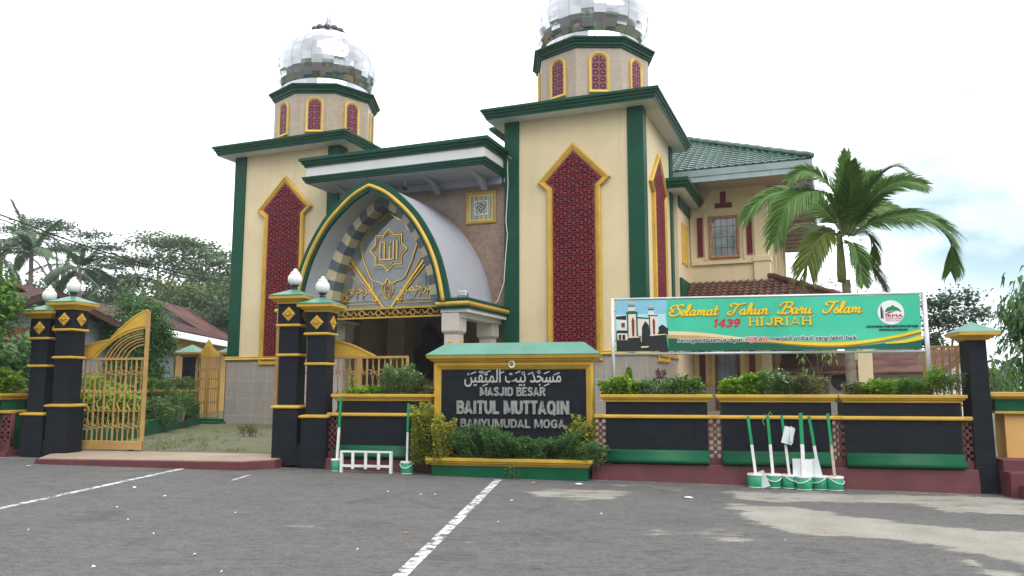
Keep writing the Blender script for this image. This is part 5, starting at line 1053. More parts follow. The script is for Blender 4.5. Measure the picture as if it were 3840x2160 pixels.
for px, py in ((1907, 585), (1903, 620), (1905, 690), (1901, 760), (1897, 830), (1903, 880), (1896, 960), (1893, 1010), (1890, 1060)): a, b = M_at(px, py, -.03); P.append((a - 9.86, -.03, b))
P += [(-.35, -.03, 4.35), (-.5, -.1, 4.2)]; m.tube([(a, b, c) for a, b, c in P], .014, 6); tag(m.build('loose_cable', cord, loc=MW(9.86, 0, 0), rz=TH), 'white cable hanging down the green corner column beside the marble wall', 'cable')
# horn loudspeakers on the lantern storey
def horn(u, v, z, yaw, lab):
    t = Mt('horn_loudspeaker', lab, 'loudspeaker', u, v, z, None, yaw); m = MB(); m.smooth = True; m.M = Matrix.Translation((0, 0, .22)) @ Matrix.Rotation(R(90), 4, 'X'); m.lathe([(.04, -.2), (.06, -.06), (.1, .08), (.24, .24), (.245, .25), (.2, .22), (.03, .0)], 20); m.build('horn', whiteglass, t); m = MB(); m.tube([(0, .08, 0), (0, .08, .22)], .025, 6); m.build('bracket', steel, t)
horn(LAN[0] + .75, 11.9, LAN[2] + .03, R(-50), 'grey horn loudspeaker above the canopy beside the right tower'); horn(LAN[1] - .6, 11.9, LAN[2] + .03, R(60), 'grey horn loudspeaker above the green roof behind the right tower')
# bedug drum on the porch
bu, bz = M_at(3155, 1430, 7.6); bd = Mt('bedug_drum', 'big dark barrel drum hung in a timber stand on the porch', 'drum', bu, 7.6, .78); r = .34; zc = bz - .78
m = MB(); m.smooth = True; m.M = Matrix.Translation((0, 0, zc)) @ Matrix.Rotation(R(90), 4, 'X'); m.lathe([(r * .9, -.5), (r, -.2), (r, .2), (r * .92, .5)], 28); m.build('barrel', paint('dark_drum_wood', (.035, .02, .014), .5), bd)
m = MB(); m.M = Matrix.Translation((0, -.5, zc)) @ Matrix.Rotation(R(90), 4, 'X'); m.lathe([(r * .86, 0), (r * .86, .02)], 28); m.build('skin', paint('drum_hide', (.03, .026, .024), .6), bd)
for k in range(20): pass
m = MB()
for k in range(22): a = k * 2 * math.pi / 22; m.M = Matrix.Translation((r * .95 * math.cos(a), -.5, zc + r * .95 * math.sin(a))); m.box(-.02, .02, -.03, .06, -.02, .02)
m.build('pegs', black, bd); m = MB(); m.box(-.55, -.46, -.2, .2, 0, zc + .5); m.box(.46, .55, -.2, .2, 0, zc + .5); m.box(-.62, .62, -.08, .08, zc + .44, zc + .54); m.build('stand', paint('stand_timber', (.09, .035, .02), .5), bd)
# ------------------------------------------------------------------ foliage
def leaves_mesh(name, C, D, L, Wd, mat, parent=None, fold=.12, droop=0.0, seed=0):
    g = np.random.default_rng(seed + 5); C = np.asarray(C, float); D = np.asarray(D, float); n = len(C)
    D = D / (np.linalg.norm(D, axis=1, keepdims=True) + 1e-9); rv = g.normal(size=(n, 3)); rv[:, 2] = np.abs(rv[:, 2]) + .6
    S = np.cross(D, rv); S /= (np.linalg.norm(S, axis=1, keepdims=True) + 1e-9); Nn = np.cross(S, D)
    Ls = (L * g.uniform(.65, 1.25, n))[:, None]; Ws = (Wd * g.uniform(.7, 1.2, n))[:, None]
    tip = C + D * Ls; tip[:, 2] -= droop * Ls[:, 0]; midp = C + D * Ls * .45
    V = np.stack([C, midp + S * Ws + Nn * Ws * fold, tip, midp - S * Ws + Nn * Ws * fold], 1).reshape(-1, 3)
    me = bpy.data.meshes.new(name); me.vertices.add(4 * n); me.vertices.foreach_set('co', V.ravel()); me.loops.add(4 * n); me.loops.foreach_set('vertex_index', np.arange(4 * n, dtype=np.int32)); me.polygons.add(n); me.polygons.foreach_set('loop_start', np.arange(0, 4 * n, 4, dtype=np.int32))
    try: me.polygons.foreach_set('loop_total', np.full(n, 4, dtype=np.int32))
    except Exception: pass
    me.update(calc_edges=True); me.validate(); me.materials.append(mat); o = bpy.data.objects.new(name, me); COL.objects.link(o)
    if parent: o.parent = parent
    return o
LM = dict(
    bright=leaf_mat('leaf_bright_lime', (.13, .29, .022), (.28, .44, .04), .35), mid=leaf_mat('leaf_mid_green', (.055, .16, .024), (.14, .27, .045), .35),
    deep=leaf_mat('leaf_deep_green', (.04, .125, .032), (.11, .23, .06), .3), dull=leaf_mat('leaf_dull_olive', (.09, .12, .035), (.19, .2, .075), .3), grey=leaf_mat('leaf_grey_green', (.07, .165, .04), (.16, .28, .09), .35),
    yel=leaf_mat('leaf_yellow_croton', (.14, .23, .025), (.55, .5, .08), .35, hue=(.16, .21, .025)), red=leaf_mat('leaf_dark_red', (.08, .02, .03), (.14, .04, .05), .2), fern=leaf_mat('leaf_fresh_droop', (.1, .22, .025), (.22, .36, .06), .35),
    far1=leaf_mat('leaf_far_green', (.07, .13, .06), (.15, .23, .1), .3, .6), far2=leaf_mat('leaf_far_dark', (.05, .1, .06), (.11, .17, .09), .3, .6), far3=leaf_mat('leaf_far_yellow', (.08, .13, .04), (.17, .22, .07), .3, .6),  # lightened greens: part of the distance haze is put into these colours
    palm=leaf_mat('palm_leaflet', (.04, .13, .02), (.13, .25, .035), .35, .4), palmold=leaf_mat('palm_leaflet_old', (.07, .13, .018), (.2, .25, .035), .35), coco=leaf_mat('coconut_leaflet', (.055, .11, .055), (.11, .18, .085), .25), flower=leaf_mat('white_petal', (.75, .76, .74), (.85, .85, .83), .2), yflower=leaf_mat('yellow_petal', (.7, .55, .05), (.8, .65, .1), .2), bark_=trunk)
def shrub(label, s, w, z, wd, dp, h, lm, L=.07, W=.022, n=900, stems=14, up=.35, env=None, flowers=0, fmat=None, name='shrub', group=None, loc=None, top=.25, lo=.05, droop=.15, skew=1.6):
    t = thing(name, label, 'shrub', loc if loc is not None else WW(s, w, z), WA, group); g = np.random.default_rng(int(abs(s * 131 + w * 17 + wd * 7) * 10) % 99991 + n)
    m = MB(); C, D = [], []; tips = []
    for k in range(stems):
        x0 = (k + .5) / stems * wd * .8 - wd * .4 + g.uniform(-.03, .03); y0 = g.uniform(-dp, dp) * .35; hh = h * g.uniform(.72, 1.05) * (env((x0 / wd) + .5) if env else (1 - .35 * abs(x0 / wd * 2) ** 2)); lx, ly = x0 * .25 + g.uniform(-.08, .08), g.uniform(-1, 1) * dp * .5
        P = [(x0, y0, -.03), (x0 + lx * .4, y0 + ly * .4, hh * .5), (x0 + lx, y0 + ly, hh)]; m.tube(P, [L * .075, L * .06, L * .025], 5); k_ = int(n * 1.5 / stems)
        tt = g.beta(skew, 1.1, k_) * (1 - lo) + lo; a = g.uniform(0, 2 * np.pi, k_); q = np.sqrt(tt); px = x0 + lx * tt ** 1.3; py = y0 + ly * tt ** 1.3; sp = g.uniform(.0, 1, k_) ** .6 * min(.16, wd / stems * 1.3 + .03) * (1.15 - tt * .5)
        C.append(np.stack([px + np.cos(a) * sp, py + np.sin(a) * sp, hh * tt + g.normal(0, .015, k_)], 1)); D.append(np.stack([np.cos(a), np.sin(a), up + g.normal(0, .35, k_)], 1)); tips.append((x0 + lx, y0 + ly, hh))
    m.build('stems', trunk, t); leaves_mesh('foliage', np.concatenate(C), np.concatenate(D), L, W, lm, t, droop=droop, seed=n)
    if flowers:
        fc, fd = [], []; allC = np.concatenate(C); idx = g.choice(np.where(allC[:, 2] > np.quantile(allC[:, 2], .45))[0], flowers)
        for c in allC[idx]:
            c = c + np.array([0, -.05, .03])
            for q in range(6): fc.append(c); fd.append((math.cos(q * 1.05), g.uniform(-.5, .1), math.sin(q * 1.05)))
        leaves_mesh('flowers', fc, fd, .022, .01, fmat or LM['flower'], t)
    return t
# planters: left to right
zp = 1.42
shrub('low bright lime bush on the planter behind the white rack', -9.95, .3, zp, .62, .4, .22, LM['bright'], .06, .022, 900, 12)
shrub('tall feathery grey-green bush with white flowers on the planter behind the white rack', -9.35, .32, zp, .75, .42, .62, LM['grey'], .075, .009, 2600, 20, .6, flowers=9)
shrub('small olive bush next to the feathery bush behind the white rack', -8.98, .3, zp, .35, .35, .34, LM['dull'], .06, .018, 600, 8)
shrub('thin weed with dry pinkish tips beside the centre gate pillars', -10.3, .3, zp, .3, .25, .55, LM['yel'], .045, .012, 130, 5, .5)
def drooper(label, s, w, z, h, wd):
    t = Wt('weeping_sapling', label, 'sapling', s, w, z); g = np.random.default_rng(int(abs(s) * 100)); m = MB(); m.tube([(0, 0, -.1), (.02, 0, h * .5), (0, 0, h)], [.018, .012, .005], 6); m.build('stem', trunk, t); C, D = [], []
    for k in range(26):
        zz = h * (.3 + .7 * k / 26); a = g.uniform(0, 6.28); r = wd * (.6 + .4 * g.random()) * (1.1 - .5 * k / 26)
        for j in range(9): q = j / 9; C.append((r * q * math.cos(a), r * q * math.sin(a), zz + .05 - .22 * q * q)); D.append((math.cos(a) + g.normal(0, .5), math.sin(a) + g.normal(0, .5), -1.3))
    leaves_mesh('foliage', C, D, .11, .018, LM['fern'], t, seed=3); return t
drooper('fresh green weeping sapling beside the left edge of the name wall', -8.62, .45, 1.3, .78, .17); drooper('fresh green weeping sapling rising behind the first planter under the banner', -5.2, .95, 1.35, .62, .12)
shrub('rounded large-leaved bright bush in the planter under the picture end of the banner', -5.28, .28, zp, .5, .4, .38, LM['bright'], .085, .03, 900, 10)
shrub('twiggy grey-green bush in the middle of the planter under the picture end of the banner', -4.75, .3, zp, .65, .4, .34, LM['grey'], .05, .012, 1300, 16)
shrub('loose bush with one yellow bloom, in the planter under the picture end of the banner', -4.2, .3, zp, .6, .4, .42, LM['mid'], .06, .02, 1000, 12, flowers=2, fmat=LM['yflower'])
shrub('dark red spire plant poking above the planter under the banner', -4.6, .35, zp, .12, .1, .6, LM['red'], .06, .012, 120, 2, .8, lo=.5)
shrub('bright lime bush at the left of the planter behind the bucket row', -3.25, .3, zp, .62, .4, .42, LM['bright'], .08, .028, 1100, 12, env=lambda q: .6 + .5 * q)
shrub('feathery bush dotted with white flowers behind the bucket row', -2.7, .32, zp, .6, .42, .5, LM['grey'], .065, .01, 2000, 18, .5, flowers=24)
shrub('dull brownish bush behind the bucket row', -2.22, .3, zp, .62, .4, .4, LM['dull'], .07, .014, 1300, 16, flowers=0)
shrub('low olive bush beside the drum end of the corner planter', -1.38, .3, zp, .4, .35, .28, LM['dull'], .06, .02, 600, 8)
shrub('bright lime bush in the corner planter', -1.05, .3, zp, .38, .36, .3, LM['bright'], .075, .024, 700, 9)
shrub('dense narrow-leaved dark bush in the corner planter', -.62, .3, zp, .6, .4, .34, LM['mid'], .06, .01, 1900, 18, .6)
shrub('upright yellow-green stems in the corner planter by the leaning post', -.22, .28, zp, .3, .3, .55, LM['bright'], .06, .02, 420, 6, .5, lo=.2)
shrub('spiky whorled stems beside the plain corner pillar', .02, .25, zp, .36, .3, .5, LM['grey'], .11, .008, 420, 6, .4, lo=.3)
shrub('bright round-leaved hedge bush at the far left planter', -18.3, .35, zp - .02, 1.1, .5, .62, LM['bright'], .1, .035, 1900, 18)
shrub('mid green bush beyond the far left planter', -17.75, 1.2, 1.2, .7, .5, .75, LM['mid'], .09, .03, 900, 12)
# foot of the name wall
envd = lambda q: .62 + .5 * math.exp(-((q - .28) / .2) ** 2) + .32 * math.exp(-((q - .87) / .12) ** 2)
shrub('dense dark green bush filling the planter box below the silver lettering', -7.05, -.12, .38, 2.36, .8, .54, LM['deep'], .045, .012, 26000, 110, .3, env=envd, lo=.0, skew=1.05)
shrub('big yellow and red speckled shrub at the gate side of the name wall', -8.55, -.25, .3, .72, .6, 1.08, LM['yel'], .045, .019, 7000, 30, .25, env=lambda q: 1.0 - .45 * max(0, q - .45) * 2, lo=.0, skew=1.2)
shrub('smaller yellow-leaved shrub against the right end of the gold frame', -5.98, -.1, .38, .34, .35, .78, LM['yel'], .06, .024, 900, 9, .25)
shrub('grey-green tuft spilling over the right end of the low planter box', -5.72, -.3, .3, .36, .35, .42, LM['grey'], .06, .012, 900, 10)
shrub('stray sprig growing from the tarmac against the low green planter box', -7.05, -.5, .05, .2, .08, .3, LM['mid'], .035, .014, 70, 4)
# inside the courtyard, left
shrub('tall grassy lemongrass clump inside the courtyard wall', 0, 0, 0, 1.0, .5, .95, LM['mid'], .45, .011, 380, 20, 1.6, loc=far(640, 1610, 25).xy.to_3d() + Vector((0, 0, .6)), name='grass_clump', droop=.3)
shrub('blue-green bush spilling over the courtyard planter, nearest the open leaf', 0, 0, 0, 1.4, .7, .8, LM['grey'], .08, .02, 2600, 20, loc=far(585, 1560, 23).xy.to_3d() + Vector((0, 0, .55)))
shrub('dark bush beside the small side gate in the courtyard', 0, 0, 0, 1.3, .6, .75, LM['deep'], .1, .03, 2200, 18, loc=far(665, 1560, 25.5).xy.to_3d() + Vector((0, 0, .6)))
shrub('big-leaved bright plant seen through the bars of the open leaf', 0, 0, 0, 1.5, .7, 1.2, LM['bright'], .35, .05, 500, 14, .7, loc=far(400, 1600, 20.5).xy.to_3d() + Vector((0, 0, .45)), droop=.4)
shrub('dark bush seen through the upper bars of the open leaf', 0, 0, 0, 1.7, .8, 1.1, LM['deep'], .1, .03, 2400, 18, loc=far(420, 1550, 23).xy.to_3d() + Vector((0, 0, .9)))
for i, (px, Z, wd, h, k, lab) in enumerate([(330, 21.5, 1.2, .7, 'bright', 'lime bush on the courtyard wall behind the open leaf'), (560, 25, 1.4, .65, 'mid', 'bushy green row plant on the courtyard wall behind the tall crest'), (640, 27.5, 1.4, .62, 'dull', 'olive row plant on the courtyard wall near the side gate'), (690, 29, .9, .85, 'grey', 'thin grey-green plant against the side gate pillar')]):
    shrub(lab, 0, 0, 0, wd, .4, h * .62, LM[k], .08, .02, 1000, 14, loc=far(px, 1455, Z).xy.to_3d() + Vector((0, 0, 1.52)))
# grass in the courtyard paving
g = np.random.default_rng(3); C, D = [], []
for k in range(900):
    s, w = g.uniform(-17.5, -9), .9 + 13 * g.random() ** 1.6; p = WW(s, w, CZ)
    if g.random() < .45 + .4 * math.sin(s * 1.7 + w): 
        for j in range(9): C.append((p.x + g.normal(0, .07), p.y + g.normal(0, .07), CZ - .01)); D.append((g.normal(0, .6), g.normal(0, .6), 1))
tag(leaves_mesh('courtyard_grass', C, D, .09, .006, LM['dull']), kind='stuff')
shrub('small tuft of weeds in the courtyard paving', 0, 0, 0, .6, .4, .3, LM['dull'], .14, .008, 260, 10, 1.2, loc=Vector((*far(935, 1650, 21).xy, CZ)), name='grass_clump')

# ------------------------------------------------------------------ palm by the porch
pz0 = far(3190, 1380, 20); PB = Vector((pz0.x, pz0.y, .3)); pal = thing('palm_tree', 'young palm with long arching fronds standing behind the green banner', 'palm tree', PB, 0)
cr = far(3180, 880, 19.8); H0 = cr.z - .3; cx0 = cr.x - PB.x
def PX(x, y, dy=0): p = far(2700 + x / 2.0702, 500 + y / 2.0702, 19.8); return Vector((p.x - PB.x, p.y - PB.y + dy, p.z - .3))
ringbark = paint('ringed_palm_bark', (.2, .18, .14), .85, .35, 6, .5)
m = MB(); m.smooth = True; pr_ = []
for k in range(60):
    q = k / 59; pr_.append((.135 - .035 * q + (.008 if k % 3 == 0 else 0) + .05 * max(0, .1 - q) * 10 * .3, q * (H0 - 1.05)))
m.lathe(pr_, 18); m.build('trunk', ringbark, pal)
m = MB(); m.smooth = True; m.lathe([(.1, H0 - 1.1), (.115, H0 - .9), (.1, H0 - .5), (.075, H0 - .1), (.05, H0 + .2)], 16, (cx0 * .7, 0, 0)); m.build('crownshaft', paint('palm_crownshaft', (.16, .2, .05), .5, .25, 5, .1), pal)
def frond(parent, P, Lmax, lm, n=70, sag=.55, name='frond', w=.017, seed=0, vee=.35, pale=False, roll=0.0):
    P = [Vector(p) for p in spline([tuple(p) for p in P], 8)]; g = np.random.default_rng(seed + 1); d = [0]
    for a, b in zip(P, P[1:]): d.append(d[-1] + (b - a).length)
    m = MB(); N = len(P); m.smooth = True; m.tube(P, [.026 * (1 - .85 * i / (N - 1)) for i in range(N)], 5); fr = m.build(name, paint('palm_rachis', (.13, .17, .04), .5, .2, 5, 0) if not pale else LM['coco'], parent)
    V, F = [], []
    for k in range(n):
        t = .12 + .88 * (k + .5) / n; s_ = t * d[-1]; i = max(j for j in range(N - 1) if d[j] <= s_ + 1e-9); q = (s_ - d[i]) / max(1e-9, d[i + 1] - d[i]); p = P[i].lerp(P[i + 1], q); T = (P[i + 1] - P[i]).normalized()
        side = T.cross(Vector((0, 0, 1)));  side = side.normalized() if side.length > .25 else Vector((1, .3, 0)).normalized(); upn = side.cross(T).normalized()
        if upn.z < 0: upn = -upn
        side, upn = side * math.cos(roll) + upn * math.sin(roll), upn * math.cos(roll) - side * math.sin(roll)
        L = Lmax * (.35 + .65 * math.sin(math.pi * min(1, t * .93 + .1)) ** .7) * g.uniform(.85, 1.1)
        for sg in (1, -1):
            dr = (side * sg * .8 + T * (.85 + .6 * t) + upn * (vee + g.normal(0, .1))).normalized(); wv = dr.cross(upn).normalized() * w; o0 = len(V)
            for j in range(4):
                u_ = j / 3; c = p + dr * (L * u_) + Vector((g.normal(0, .012) * u_, g.normal(0, .012) * u_, -sag * L * u_ * u_)); ww_ = (1, 1.25, .9, .08)[j]; V += [tuple(c + wv * ww_), tuple(c - wv * ww_)]
            for j in range(3): a = o0 + 2 * j; F.append((a, a + 1, a + 3, a + 2))
    me = bpy.data.meshes.new('leaflets'); me.from_pydata(V, [], F); me.materials.append(lm); o = bpy.data.objects.new('leaflets', me); COL.objects.link(o); o.parent = fr
    return fr
FR = [([(960, 800, 0), (880, 640, -.2), (740, 500, -.5), (560, 520, -.8), (400, 640, -1.0), (310, 900, -1.1)], .72, 80, .5, 'palm'),
      ([(940, 820, 0), (830, 790, -.3), (700, 850, -.6), (600, 1000, -.8), (560, 1200, -.9)], .62, 70, .5, 'palmold'),
      ([(965, 830, 0), (960, 900, -.55), (950, 1030, -.9), (975, 1200, -1.0)], .42, 60, .35, 'palm'),
      ([(980, 780, 0), (985, 560, .05), (980, 330, .05), (985, 150, 0)], .5, 64, .1, 'palm'),
      ([(1000, 780, 0), (1050, 600, .3), (1110, 430, .5), (1200, 310, .6), (1310, 280, .7)], .62, 70, .3, 'palm'),
      ([(1020, 800, 0), (1120, 720, -.2), (1300, 670, -.5), (1480, 680, -.6), (1620, 780, -.7), (1680, 940, -.7), (1670, 1090, -.7)], .66, 90, .55, 'palm'),
      ([(1010, 790, 0), (1120, 640, .4), (1280, 530, .8), (1470, 500, 1.1), (1640, 580, 1.2)], .66, 76, .45, 'palm'),
      ([(1040, 850, 0), (1140, 900, .3), (1240, 1000, .5), (1330, 1120, .6), (1400, 1260, .6)], .5, 60, .5, 'palmold'),
      ([(960, 790, 0), (900, 620, .4), (760, 430, .8), (560, 380, 1.0), (380, 470, 1.1), (290, 600, 1.1)], .66, 76, .5, 'palm'),
      ([(1000, 800, 0), (1110, 740, .6), (1260, 690, 1.0), (1350, 760, 1.2), (1380, 920, 1.2)], .45, 52, .6, 'palm'),
      ([(950, 800, 0), (870, 700, .7), (760, 640, 1.2), (680, 700, 1.5), (650, 800, 1.6)], .45, 50, .6, 'palmold'),
      ([(975, 790, 0), (940, 600, -.5), (900, 440, -.9), (860, 330, -1.2)], .55, 60, .25, 'palm'),
      ([(985, 790, 0), (1030, 560, -.5), (1090, 420, -.9), (1180, 360, -1.2), (1250, 420, -1.4)], .5, 60, .35, 'palm'),
      ([(1000, 800, 0), (1060, 700, .5), (1100, 480, 1.0), (1110, 330, 1.3)], .5, 56, .2, 'palm'),
      ([(1010, 790, 0), (1090, 610, -.3), (1190, 480, -.5), (1330, 420, -.6), (1480, 450, -.7)], .58, 66, .4, 'palm'),
      ([(990, 790, 0), (1040, 600, .2), (1090, 450, .3), (1160, 340, .3), (1260, 290, .3)], .55, 60, .3, 'palm'),
      ([(960, 790, 0), (900, 610, -.3), (800, 460, -.5), (680, 370, -.6), (560, 350, -.7), (470, 410, -.7)], .6, 70, .45, 'palm')]
for i, (P, Lx, n, sg, k) in enumerate(FR): frond(pal, [PX(*p) for p in P], Lx * 1.12, LM[k], int(n * 1.7), sg * .9, seed=i, w=.018, roll=(.75, .7, .25, 0, -1.2, -.8, -1.1, -.6, .8, -.6, .6, .2, -.3, .2, -1.2, -1.0, 1.1, -1.1)[i])
def coconut(label, px, py, Z, scale, seed, zb=.3):
    c = far(px, py, Z); t = thing('coconut_palm', label, 'palm tree', (c.x, c.y, zb), 0, 'coconut palms on the rise beyond the houses'); h = c.z - zb; g = np.random.default_rng(seed); m = MB(); m.smooth = True; m.tube([(g.uniform(-1, 1), 0, -1), (.2, 0, h * .5), (0, 0, h)], [.22, .17, .13], 8); m.build('trunk', trunk, t)
    for k in range(16):
        a = k * 2.4 + g.uniform(-.2, .2); e = g.uniform(-.1, 1.25); L = scale * g.uniform(.8, 1.1); P = [(0, 0, h)]
        for q in (.3, .6, .85, 1): P.append((math.cos(a) * math.cos(e) * L * q, math.sin(a) * math.cos(e) * L * q, h + L * (math.sin(e) * q - .62 * q * q * math.cos(e))))
        frond(t, P, scale * .2, LM['coco'], 34, .7, w=.035, seed=seed * 20 + k, pale=True)
coconut('tall coconut palm behind the brown-roofed house at the left', 118, 955, 52, 4.2, 1); coconut('coconut palm half hidden behind the lamp of the tall left gate pillar', 300, 1010, 58, 3.9, 2); coconut('coconut palm cut by the left edge of the picture', 5, 960, 60, 4.3, 3)

# ------------------------------------------------------------------ trees
def tree(name, label, px, ztop_py, Z, crown, lm, leaf=(.3, .1), n=5000, tr=.2, zb=.3, base_px=None, group=None, limbs=True, seed=0, flat=1.0, droop=0.1, lean=0):
    """crown: list of blobs (dx, dz, rx, rz) in metres measured from the crown's middle, at the bearing px, top at py"""
    c = far(px, ztop_py, Z); g = np.random.default_rng(seed + 77); t = thing(name, label, 'tree', (c.x, c.y, zb), 0, group); h = c.z - zb; m = MB(); m.smooth = True; C, D = [], []; tot = sum(b[2] ** 2 for b in crown)
    zmin = min(b[1] - b[3] for b in crown); fork = max(h * .3, h + zmin - (h + zmin) * .15); fx = lean
    m.tube([(0, 0, -1), (fx * .3, 0, fork * .5), (fx, 0, fork)], [tr, tr * .85, tr * .7], 8)
    for (dx, dz, rx, rz) in crown:
        dy = g.uniform(-.5, .5) * rx; cz = h + dz
        if limbs: m.tube([(fx, 0, fork * .96), (fx + (dx - fx) * .45, dy * .4, fork + (cz - fork) * .55), (dx, dy, cz)], [tr * .5, tr * .3, tr * .08], 6)
        k = int(n * rx ** 2 / tot); sub = max(3, int(k / 70))
        for _ in range(sub):     # every bough is a set of sprays, with gaps between them
            v = g.normal(size=3); v /= np.linalg.norm(v); r = g.uniform(.45, 1.0); cc = np.array([dx + v[0] * rx * r, dy + v[1] * rx * r, cz + v[2] * rz * r]); kk = k // sub; sr = np.array([rx * .3, rx * .3, rz * .3 * flat + .05])
            C.append(cc + g.normal(size=(kk, 3)) * sr); D.append(g.normal(size=(kk, 3)) * np.array([1, 1, .35]) + np.array([v[0], v[1], .1 - droop]))
            if limbs: m.tube([(dx, dy, cz - rz * .2), tuple(cc)], [tr * .1, tr * .03], 4)
    m.build('trunk', palebark if Z > 40 else trunk, t); leaves_mesh('crown', np.concatenate(C), np.concatenate(D), leaf[0], leaf[1], lm, t, droop=droop, seed=seed); return t
far_g = 'trees on the wooded rise beyond the houses'
tree('flat_topped_tree', 'tall flat-topped tree with thin spreading layers above the left houses', 235, 880, 66, [(-2.6, .1, 1.9, .3), (-.6, .6, 2.2, .35), (1.6, .2, 2.2, .35), (3.4, -1.2, 1.8, .3), (-3.9, -.7, 1.3, .25), (.6, -.9, 2.0, .3), (-1.5, -1.2, 1.6, .3), (3.3, -2.6, 1.4, .25), (2.2, -2.0, 1.5, .3)], LM['far2'], (.24, .075), 5200, .24, group=far_g, seed=1, flat=.6)
tree('spreading_tree', 'broadest many-layered tree on the rise, right of the left gate pillars', 600, 905, 68, [(-.5, .2, 2.6, .7), (2.0, -.2, 2.4, .5), (4.3, -1.0, 1.8, .3), (-3.0, -1.4, 2.4, .6), (1.0, -1.8, 2.8, .9), (4.0, -2.8, 2.0, .4), (-4.6, -3.2, 2.2, .5), (-1.6, -3.6, 2.6, .9), (2.4, -4.2, 2.6, .9), (-5.2, -5.0, 2.2, .6), (0, -5.6, 2.8, 1.0), (4.2, -5.4, 2.2, .8)], LM['far1'], (.3, .1), 15000, .35, group=far_g, seed=2, flat=.8)
tree('spreading_tree', 'layered tree touching the green edge of the left tower', 845, 985, 66, [(0, 0, 2.0, .4), (1.8, -.8, 1.8, .4), (-1.6, -1.3, 1.8, .4), (.6, -2.2, 2.2, .6), (-1.2, -3.6, 2.2, .7), (1.6, -4.2, 2.2, .8)], LM['far1'], (.28, .09), 6500, .25, group=far_g, seed=3, flat=.8)
for i, (px, py, Z, r, k, lab) in enumerate([(380, 1130, 64, 2.6, 'far1', 'rounded green tree below the coconut palms'), (480, 1090, 70, 2.8, 'far2', 'dark tree left of the broadest tree on the rise'), (700, 1110, 58, 2.6, 'far3', 'yellow-green tree low on the rise beside the tower'), (780, 1080, 62, 2.6, 'far1', 'mid green tree low on the rise'), (850, 1130, 56, 2.4, 'far2', 'dark low tree tucked against the tower edge'), (600, 1150, 56, 2.2, 'far1', 'low green tree behind the long brown roof'), (250, 1120, 62, 2.4, 'far2', 'dark tree behind the globe lamp of the outer left pillar'), (130, 1080, 66, 2.6, 'far1', 'rounded tree behind the brown gable at the left'), (520, 1180, 52, 2.0, 'far3', 'pale bushy tree above the white sheet roof'), (30, 1070, 56, 2.6, 'far2', 'dark tree at the left edge above the brown gable')]):
    g = random.Random(i); tree('rise_tree', lab, px, py, Z, [(g.uniform(-.9, .9) * r, g.uniform(-1.1, 0) * r, r * g.uniform(.45, .7), r * g.uniform(.3, .5)) for _ in range(9)], LM[k], (.3, .11), 4200, .2, group=far_g, seed=10 + i)
tree('courtyard_tree', 'dense dark green tree with yellowish tips beyond the tall gate crest', 520, 1130, 27, [(-.3, -.25, .45, .4), (.5, -.3, .4, .35), (-.75, -.8, .5, .45), (.1, -.9, .65, .55), (.7, -.8, .5, .45), (.75, -1.4, .45, .4), (-.45, -1.5, .6, .5), (.3, -1.8, .6, .5), (-.2, -2.3, .6, .5), (.5, -2.4, .45, .4)], LM['deep'], (.1, .032), 15000, .12, seed=31, droop=.3)
c = far(520, 1150, 26.8); g = np.random.default_rng(5); 
tree('roadside_tree', 'bright green branches reaching in at the left edge of the picture', -70, 1060, 16, [(.2, 0, .45, .4), (.35, -.5, .5, .35), (.1, -.9, .55, .35), (-.3, -.4, .7, .6), (.35, -1.25, .35, .2)], LM['mid'], (.12, .04), 2600, .1, seed=41, droop=.25)
tree('roadside_tree', 'dark leafy branches low at the left edge below the bright ones', -30, 1310, 18, [(.3, 0, .55, .4), (.5, -.35, .5, .35), (.1, -.5, .6, .4)], LM['deep'], (.14, .05), 1800, .1, seed=42, droop=.3)
tree('street_tree', 'dark round-crowned tree beyond the right end of the banner', 3545, 1110, 36, [(-.7, -.3, .8, .4), (.4, -.2, .8, .4), (1.2, -.8, .7, .35), (-.9, -1.2, .8, .4), (.2, -1.2, .9, .45), (1.2, -1.7, .6, .35), (-1.3, -2.0, .6, .3), (-.2, -2.2, .7, .35), (-.6, -2.8, .5, .25)], LM['far2'], (.17, .075), 3600, .11, seed=51)
tree('drooping_tree', 'big drooping dark-leaved tree at the right edge of the picture', 3985, 1020, 19, [(-.1, -.3, .8, .5), (-.55, -.9, .7, .5), (.3, -1.0, .9, .6), (-.9, -1.35, .45, .3), (-.3, -1.8, .9, .6), (.5, -2.0, .9, .6), (-.35, -2.6, .8, .5), (.3, -2.9, .9, .5)], LM['deep'], (.2, .032), 9000, .13, seed=61, droop=.75)
tree('yellowing_sapling', 'yellow-green sapling hanging over the ochre wall at the right edge', 3720, 1350, 17, [(-.1, -.1, .3, .25), (.25, -.3, .35, .25), (.0, -.5, .35, .25), (.5, -.6, .4, .25)], LM['mid'], (.12, .02), 330, .04, seed=62, droop=.8)
tree('feathery_tree', 'pale feathery thin-twigged tree behind the palm trunk', 3200, 1010, 34, [(-.9, -.5, .7, .3), (.2, -.1, .6, .35), (.9, -.4, .7, .3), (1.3, -.9, .5, .25), (-.2, -.9, .8, .4), (-1.2, -1.0, .5, .3)], LM['dull'], (.09, .012), 3000, .06, seed=71)
tree('papaya_sapling', 'thin sapling with yellow drooping leaves in front of the porch', 3062, 1310, 15.6, [(0, .05, .16, .1), (-.2, -.12, .16, .12), (.2, -.08, .16, .1), (0, -.5, .06, .1)], LM['fern'], (.09, .02), 70, .02, zb=1.3, seed=72, droop=.9)
